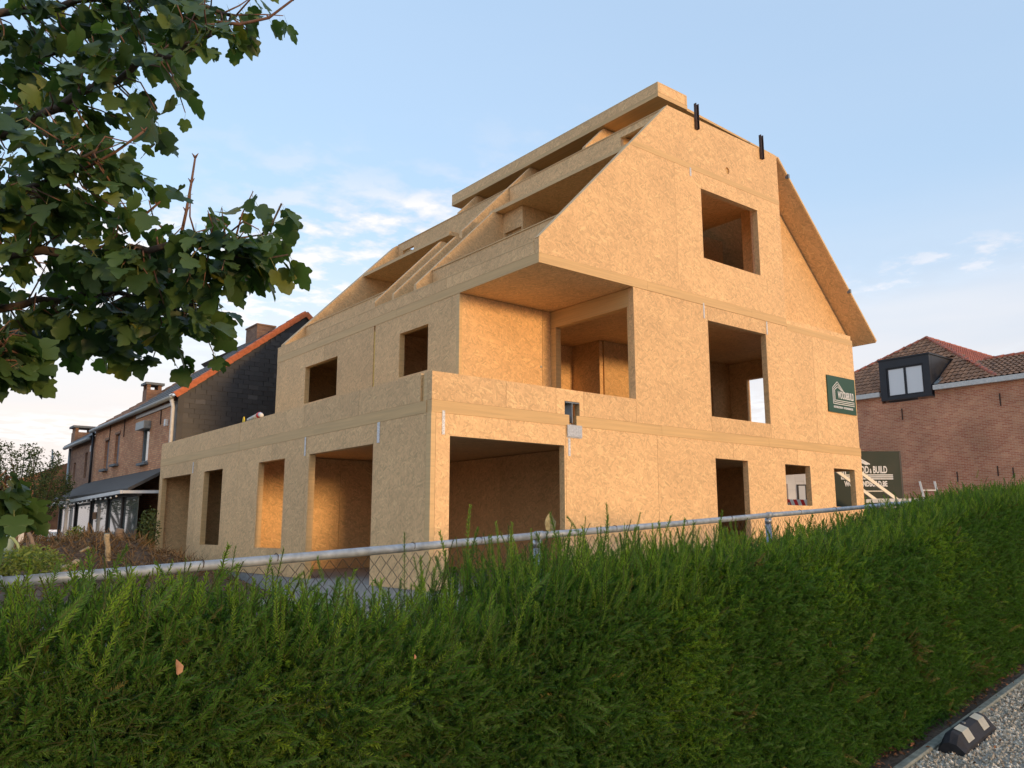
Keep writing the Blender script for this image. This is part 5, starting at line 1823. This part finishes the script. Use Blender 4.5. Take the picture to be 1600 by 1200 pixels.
def build_maple():
    rnd = random.Random(4)
    leaf_meshes = []
    for k in range(5):
        out = leaf_outline(rnd)
        fold = rnd.uniform(0.10, 0.28); curl = rnd.uniform(0.1, 0.35)
        def z(x, y): return abs(x) * fold - curl * (y - 0.3) ** 2 + 0.05 * math.sin(x * 9 + k) * y
        verts = [Vector((x, y, z(x, y))) for x, y in out]
        mid = [Vector((0, y, z(0, y) - 0.01)) for y in (0.18, 0.40, 0.62)]
        n = len(verts)
        verts += mid
        faces = []
        half_r = list(range(0, 15))
        half_l = [0] + list(range(n - 1, 13, -1))
        def fan(side, flip):
            spine = [0, n, n + 1, n + 2, 14]
            ys = [0.0, 0.18, 0.40, 0.62, 1.0]
            for a, b in zip(side[1:], side[2:]):
                ym = (verts[a].y + verts[b].y) / 2
                i = min(range(1, 4), key=lambda q: abs(ys[q] - ym * 0.75 - 0.05))
                f = (spine[i], a, b)
                faces.append(f[::-1] if flip else f)
            # stitch spine
            prev = None
            for a, b in zip(side[1:], side[2:]):
                ym = (verts[a].y + verts[b].y) / 2
                i = min(range(1, 4), key=lambda q: abs(ys[q] - ym * 0.75 - 0.05))
                if prev is not None and i != prev:
                    f = (spine[prev], a, spine[i])
                    faces.append(f[::-1] if flip else f)
                prev = i
            f = (0, side[1], spine[1]); faces.append(f[::-1] if flip else f)
        fan(half_r, False)
        fan(half_l, True)
        # stalk
        me = bpy.data.meshes.new('leaf')
        k0 = len(verts)
        verts += [Vector((0.012, 0, 0)), Vector((-0.012, 0, 0)), Vector((-0.008, -0.55, 0.06)), Vector((0.008, -0.55, 0.06))]
        faces.append((k0, k0 + 1, k0 + 2, k0 + 3))
        me.from_pydata(verts, [], faces)
        me.materials.append(MAPLE)
        me.materials.append(STALK)
        me.polygons[len(faces) - 1].material_index = 1
        for p in me.polygons: p.use_smooth = True
        leaf_meshes.append(me)
    foot = CAMPOS + RIGHT * -3.9 + Vector((FWD.x, FWD.y, 0)) * 3.3
    base = Vector((foot.x, foot.y, ground_z(foot.x, foot.y) - 0.1))
    T = empty('maple_tree', base, 'maple tree whose leafy branches reach in from the upper left', 'tree')
    bm = bmesh.new()
    trunk = [base, base + Vector((0.03, 0.02, 1.2)), base + Vector((0.0, 0.06, 2.4)), base + Vector((-0.08, 0.04, 3.6)), base + Vector((-0.02, 0, 5.2)), base + Vector((0.05, 0.05, 6.8))]
    bm_tube(bm, trunk, [0.17, 0.14, 0.12, 0.095, 0.06, 0.02], 12)
    finish('trunk', bm, BARK, T, True)
    bm = bmesh.new()
    bmt = bmesh.new()
    spots = []       # (point, direction) where leaves sit

    def allowed(p):
        c = p - CAMPOS
        dep = c.dot(FWD)
        if dep < 0.3: return True
        x, y = 800 + 1294 * c.dot(RIGHT) / dep, 600 + 1294 * c.dot(DOWN) / dep
        if x < -40 or y < -40: return True
        return not ((x > 460) or (x > 300 and 75 < y < 290) or (x > 70 and y > 565) or (-40 < x < 70 and 585 < y < 730))

    def twig(p, d, ln, leaves):
        if not (allowed(p) and allowed(p + d * ln)): return
        q = p + d * ln * 0.5 + Vector((rnd.gauss(0, .02), rnd.gauss(0, .02), rnd.gauss(0, .02)))
        e = p + d * ln + Vector((0, 0, -0.05 * ln))
        bm_tube(bmt, [p, q, e], [0.004, 0.003, 0.0018], 5)
        for k in range(leaves):
            t = (k + 0.6) / leaves
            spots.append((p.lerp(e, t), d))
        spots.append((e, d))

    def limb(pts, r0, r1, tw=1.0, spread=0.3, start=0.0, leaves=4):
        """pts: guide points in space; grows twigs along the limb"""
        P = []
        for i in range(len(pts) - 1):
            for k in range(4):
                P.append(pts[i].lerp(pts[i + 1], k / 4) + Vector((rnd.gauss(0, .008), rnd.gauss(0, .008), rnd.gauss(0, .008))))
        P.append(pts[-1])
        n = len(P)
        r0 *= 0.62
        bm_tube(bm, P, [lerp(r0, r1 * 0.8, i / (n - 1)) for i in range(n)], 7)
        L = sum((b - a).length for a, b in zip(P, P[1:]))
        m = int(L / 0.064 * tw)
        for k in range(m):
            t = lerp(start, 1.0, (k + rnd.random()) / max(1, m))
            i = min(n - 2, int(t * (n - 1)))
            p = P[i].lerp(P[i + 1], t * (n - 1) - i)
            d = (P[i + 1] - P[i]).normalized()
            v = Vector((rnd.gauss(0, 1), rnd.gauss(0, 1), rnd.gauss(-0.15, 0.8)))
            v = (v - d * v.dot(d)).normalized()
            dd = (d * rnd.uniform(0.2, 0.9) + v).normalized()
            twig(p, dd, spread * rnd.uniform(0.35, 1.0), rnd.randrange(max(1, leaves - 2), leaves + 1))

    def G(*l): return [pix(x, y, d) for x, y, d in l]
    t3, t2 = trunk[3], trunk[2]
    # guide points of the limbs that hang over the hedge
    limb([t3] + G((-260, 330, 3.3), (0, 207, 3.25), (120, 150, 3.2), (250, 95, 3.15), (330, 55, 3.1)), 0.045, 0.009, 1.25, 0.26, 0.25)
    limb([trunk[4]] + G((-220, 60, 3.5), (20, 20, 3.5), (150, -5, 3.45), (290, 0, 3.4), (370, 25, 3.4)), 0.04, 0.008, 1.3, 0.25, 0.2)
    limb([t3] + G((-240, 420, 3.2), (0, 330, 3.05), (90, 270, 3.0), (150, 235, 2.95)), 0.035, 0.006, 1.25, 0.24, 0.25)
    limb([t2] + G((-230, 520, 3.1), (0, 400, 3.1), (140, 395, 3.05), (240, 385, 3.0), (330, 372, 3.0), (375, 372, 3.0)), 0.045, 0.006, 1.45, 0.22, 0.25)
    limb([t2] + G((-210, 560, 3.3), (0, 480, 3.35), (130, 460, 3.3), (240, 470, 3.25), (320, 480, 3.2)), 0.04, 0.006, 1.35, 0.22, 0.25)
    limb([t2] + G((-200, 600, 3.6), (-20, 520, 3.6), (90, 505, 3.6), (190, 505, 3.55), (270, 520, 3.5)), 0.035, 0.005, 1.1, 0.2, 0.25)
    limb([t3] + G((-200, 250, 3.8), (0, 120, 3.8), (110, 70, 3.8), (210, 40, 3.8)), 0.04, 0.006, 1.3, 0.26, 0.2)
    limb([t3] + G((-220, 400, 3.7), (-10, 300, 3.75), (60, 300, 3.75), (160, 330, 3.7)), 0.035, 0.006, 1.2, 0.25, 0.2)
    limb([t2] + G((-160, 640, 3.0), (-40, 570, 2.9), (10, 545, 2.9)), 0.03, 0.006, 1.0, 0.16, 0.4)
    limb([t2] + G((-200, 780, 3.2), (-60, 775, 3.1), (0, 768, 3.1), (22, 772, 3.1)), 0.02, 0.005, 0.6, 0.13, 0.6, 3)
    # slim branch ends with few leaves
    for pts, lv in ((G((355, 385, 3.0), (395, 380, 3.0), (425, 350, 3.0), (440, 318, 3.0)), 3), (G((355, 400, 3.0), (410, 405, 3.0), (450, 398, 3.0)), 3),
                    (G((300, 470, 3.1), (335, 455, 3.1), (360, 430, 3.1)), 2)):
        bm_tube(bm, pts, [0.006] + [0.0035] * (len(pts) - 1), 6)
        for a, b in zip(pts, pts[1:]):
            for k in range(lv):
                spots.append((a.lerp(b, (k + rnd.random()) / lv), (b - a).normalized()))
        spots.append((pts[-1], (pts[-1] - pts[-2]).normalized())); spots.append((pts[-1], (pts[-1] - pts[-2]).normalized()))
    # bare reddish twigs standing clear of the leaves
    for pts, r in ((G((277, 395, 3.0), (291, 330, 3.0), (299, 285, 3.0), (305, 246, 3.0)), 0.0065), (G((300, 30, 3.3), (375, 38, 3.3), (420, 28, 3.3), (457, 0, 3.3), (470, -15, 3.3)), 0.008),
                   (G((130, 265, 3.0), (180, 238, 3.0), (225, 205, 3.0)), 0.006), (G((215, 345, 3.1), (245, 320, 3.1), (266, 300, 3.1)), 0.005)):
        bm_tube(bmt, pts, [r, r * 0.85, r * 0.7, r * 0.55, r * 0.5][:len(pts)], 7)
        for q in pts[1:]:
            for sgn in (-1, 1):
                bm_tube(bmt, [q, q + RIGHT * 0.012 * sgn - DOWN * 0.016], [r * 0.8, 0.0008], 5)
    # the rest of the crown, out of the frame to the left and above
    for k in range(26):
        a = rnd.uniform(0, 6.28)
        z = rnd.uniform(2.6, 6.6)
        L = rnd.uniform(1.2, 2.3) * (1 - 0.35 * max(0, z - 4.5) / 2)
        s0 = base + Vector((0, 0, z))
        e = s0 + Vector((math.cos(a), math.sin(a), rnd.uniform(0.0, 0.5))) * L
        c = e - CAMPOS
        dep = c.dot(FWD)
        if dep > 0.3:
            px_ = 800 + 1294 * c.dot(RIGHT) / dep
            if px_ > -260: continue
        limb([s0, s0.lerp(e, 0.5) + Vector((0, 0, 0.12)), e], 0.03, 0.006, 0.55, 0.35, 0.3, 3)
    finish('limbs', bm, BARK, T, True)
    tw = finish('twigs', bmt, TWIG, T, True)
    tw['kind'] = 'stuff'
    # leaves
    leaves = []
    for p, d in spots:
        c = p - CAMPOS
        dep = c.dot(FWD)
        size = rnd.uniform(0.045, 0.108)
        out = Vector((d.x, d.y, 0)) + Vector((rnd.gauss(0, .6), rnd.gauss(0, .6), 0))
        if out.length < 1e-3: out = Vector((1, 0, 0))
        out.normalize()
        ydir = (out * rnd.uniform(0.3, 1.0) + Vector((0, 0, -1)) * rnd.uniform(0.25, 1.0)).normalized()
        nrm = Vector((rnd.gauss(0, .65), rnd.gauss(0, .65), 1)) + out * 0.3
        xdir = ydir.cross(nrm).normalized()
        zdir = xdir.cross(ydir)
        org = p + ydir * size * 0.5
        M = Matrix(((xdir.x, ydir.x, zdir.x, org.x), (xdir.y, ydir.y, zdir.y, org.y), (xdir.z, ydir.z, zdir.z, org.z), (0, 0, 0, 1))) @ Matrix.Diagonal((size, size, size, 1))
        vis = 0
        if dep > 0.3:
            px_, py_ = 800 + 1294 * c.dot(RIGHT) / dep, 600 + 1294 * c.dot(DOWN) / dep
            if -10 < px_ < 1600 and -10 < py_ < 1200: vis = size / dep
            # nothing of this tree grows in front of the timber house
            if not allowed(p): continue
        leaves.append((vis, M, rnd.randrange(5)))
    leaves.sort(key=lambda l: -l[0])
    seen = [l for l in leaves if l[0] > 0]
    pick = set(range(0, min(300, len(seen))))
    rest_v, rest_f, rest_m = [], [], []
    singles = []
    for i, (v, M, k) in enumerate(leaves):
        if i in pick:
            o = bpy.data.objects.new('leaf', leaf_meshes[k])
            COL.objects.link(o)
            o.matrix_basis = M
            singles.append(o)
        else:
            me = leaf_meshes[k]
            b0 = len(rest_v)
            rest_v.extend(M @ q.co for q in me.vertices)
            for f in me.polygons:
                rest_f.append([b0 + q for q in f.vertices]); rest_m.append(f.material_index)
    me = bpy.data.meshes.new('crown')
    me.from_pydata(rest_v, [], rest_f)
    o = link_mesh('crown', me, MAPLE, T, True)
    me.materials.append(STALK)
    me.polygons.foreach_set('material_index', rest_m)
    o['kind'] = 'stuff'
    for l in singles:
        l.parent = o
    print('maple leaves', len(leaves), 'in view', len(seen))


STALK = plain('leaf_stalk', (0.16, 0.17, 0.05), 0.6, 0, 0.2, 10, 0)
build_maple()


# ------------------------------------------------------------------ small things
def build_small():
    rnd = random.Random(8)
    def dry(label, p, size, nrm, mat=DRYLEAF):
        bm = bmesh.new()
        q = nrm.to_track_quat('Z', 'Y').to_matrix()
        out = [(0, 0), (0.35, 0.15), (0.45, 0.5), (0.2, 0.8), (0, 1.0), (-0.28, 0.75), (-0.4, 0.45), (-0.3, 0.1)]
        vs = [bm.verts.new(p + q @ Vector((x * size * 0.7, y * size, 0.25 * size * abs(x) + 0.1 * size * math.sin(y * 4)))) for x, y in out]
        c = bm.verts.new(p + q @ Vector((0, 0.5 * size, -0.04 * size)))
        for i in range(len(vs)): bm.faces.new((vs[i], vs[(i + 1) % len(vs)], c))
        o = finish('dead_leaf', bm, mat, None, recalc=False)
        tag(o, label, 'leaf')
    dry('pale orange dead leaf caught in the near hedge face', pixp(278, 1055, 2.03), 0.038, -W2 + Vector((0.3, 0, 0.2)))
    dry('small brown dead leaf caught in the hedge beside the corner post', pixp(648, 1030, 2.05), 0.015, -W2)
    dry('tiny orange dead leaf low in the hedge face', pixp(1063, 1170, 2.03), 0.022, -W2)
    # curled leaf caught on the fence post
    p = FP(3.94, 3.46, 1.38)
    dry('curled grey-green dead leaf standing on top of the fence post', p, 0.12, Vector((-0.6, -0.8, 0.1)), plain('dull_dry_leaf', (0.30, 0.27, 0.15), 0.8, 0, 0.4, 40))
    # leaf litter along the kerb
    verts, faces = [], []
    for _ in range(900):
        s = rnd.uniform(3.5, 10); pq = rnd.gauss(1.95, 0.04) if rnd.random() < 0.8 else rnd.uniform(1.2, 1.81)
        c = FP(s, pq, 0.035 + rnd.uniform(0, 0.02)); r = rnd.uniform(0.006, 0.018)
        M = Euler((rnd.gauss(0, .5), rnd.gauss(0, .5), rnd.uniform(0, 6.28))).to_matrix()
        k = len(verts)
        for v in ((-r, 0, 0), (0, -r * .6, .003), (r, 0, 0), (0, r * .6, .003)): verts.append(c + M @ Vector(v))
        faces.append((k, k + 1, k + 2, k + 3))
    me = bpy.data.meshes.new('leaf_litter'); me.from_pydata(verts, [], faces)
    o = link_mesh('leaf_litter', me, leaf_mat('litter_leaf', (0.07, 0.04, 0.025), (0.30, 0.14, 0.07), 0.1, 0.8, 0.2))
    tag(o, 'brown leaf litter lying along the kerb under the hedge', 'leaf litter', kind='stuff')


build_small()
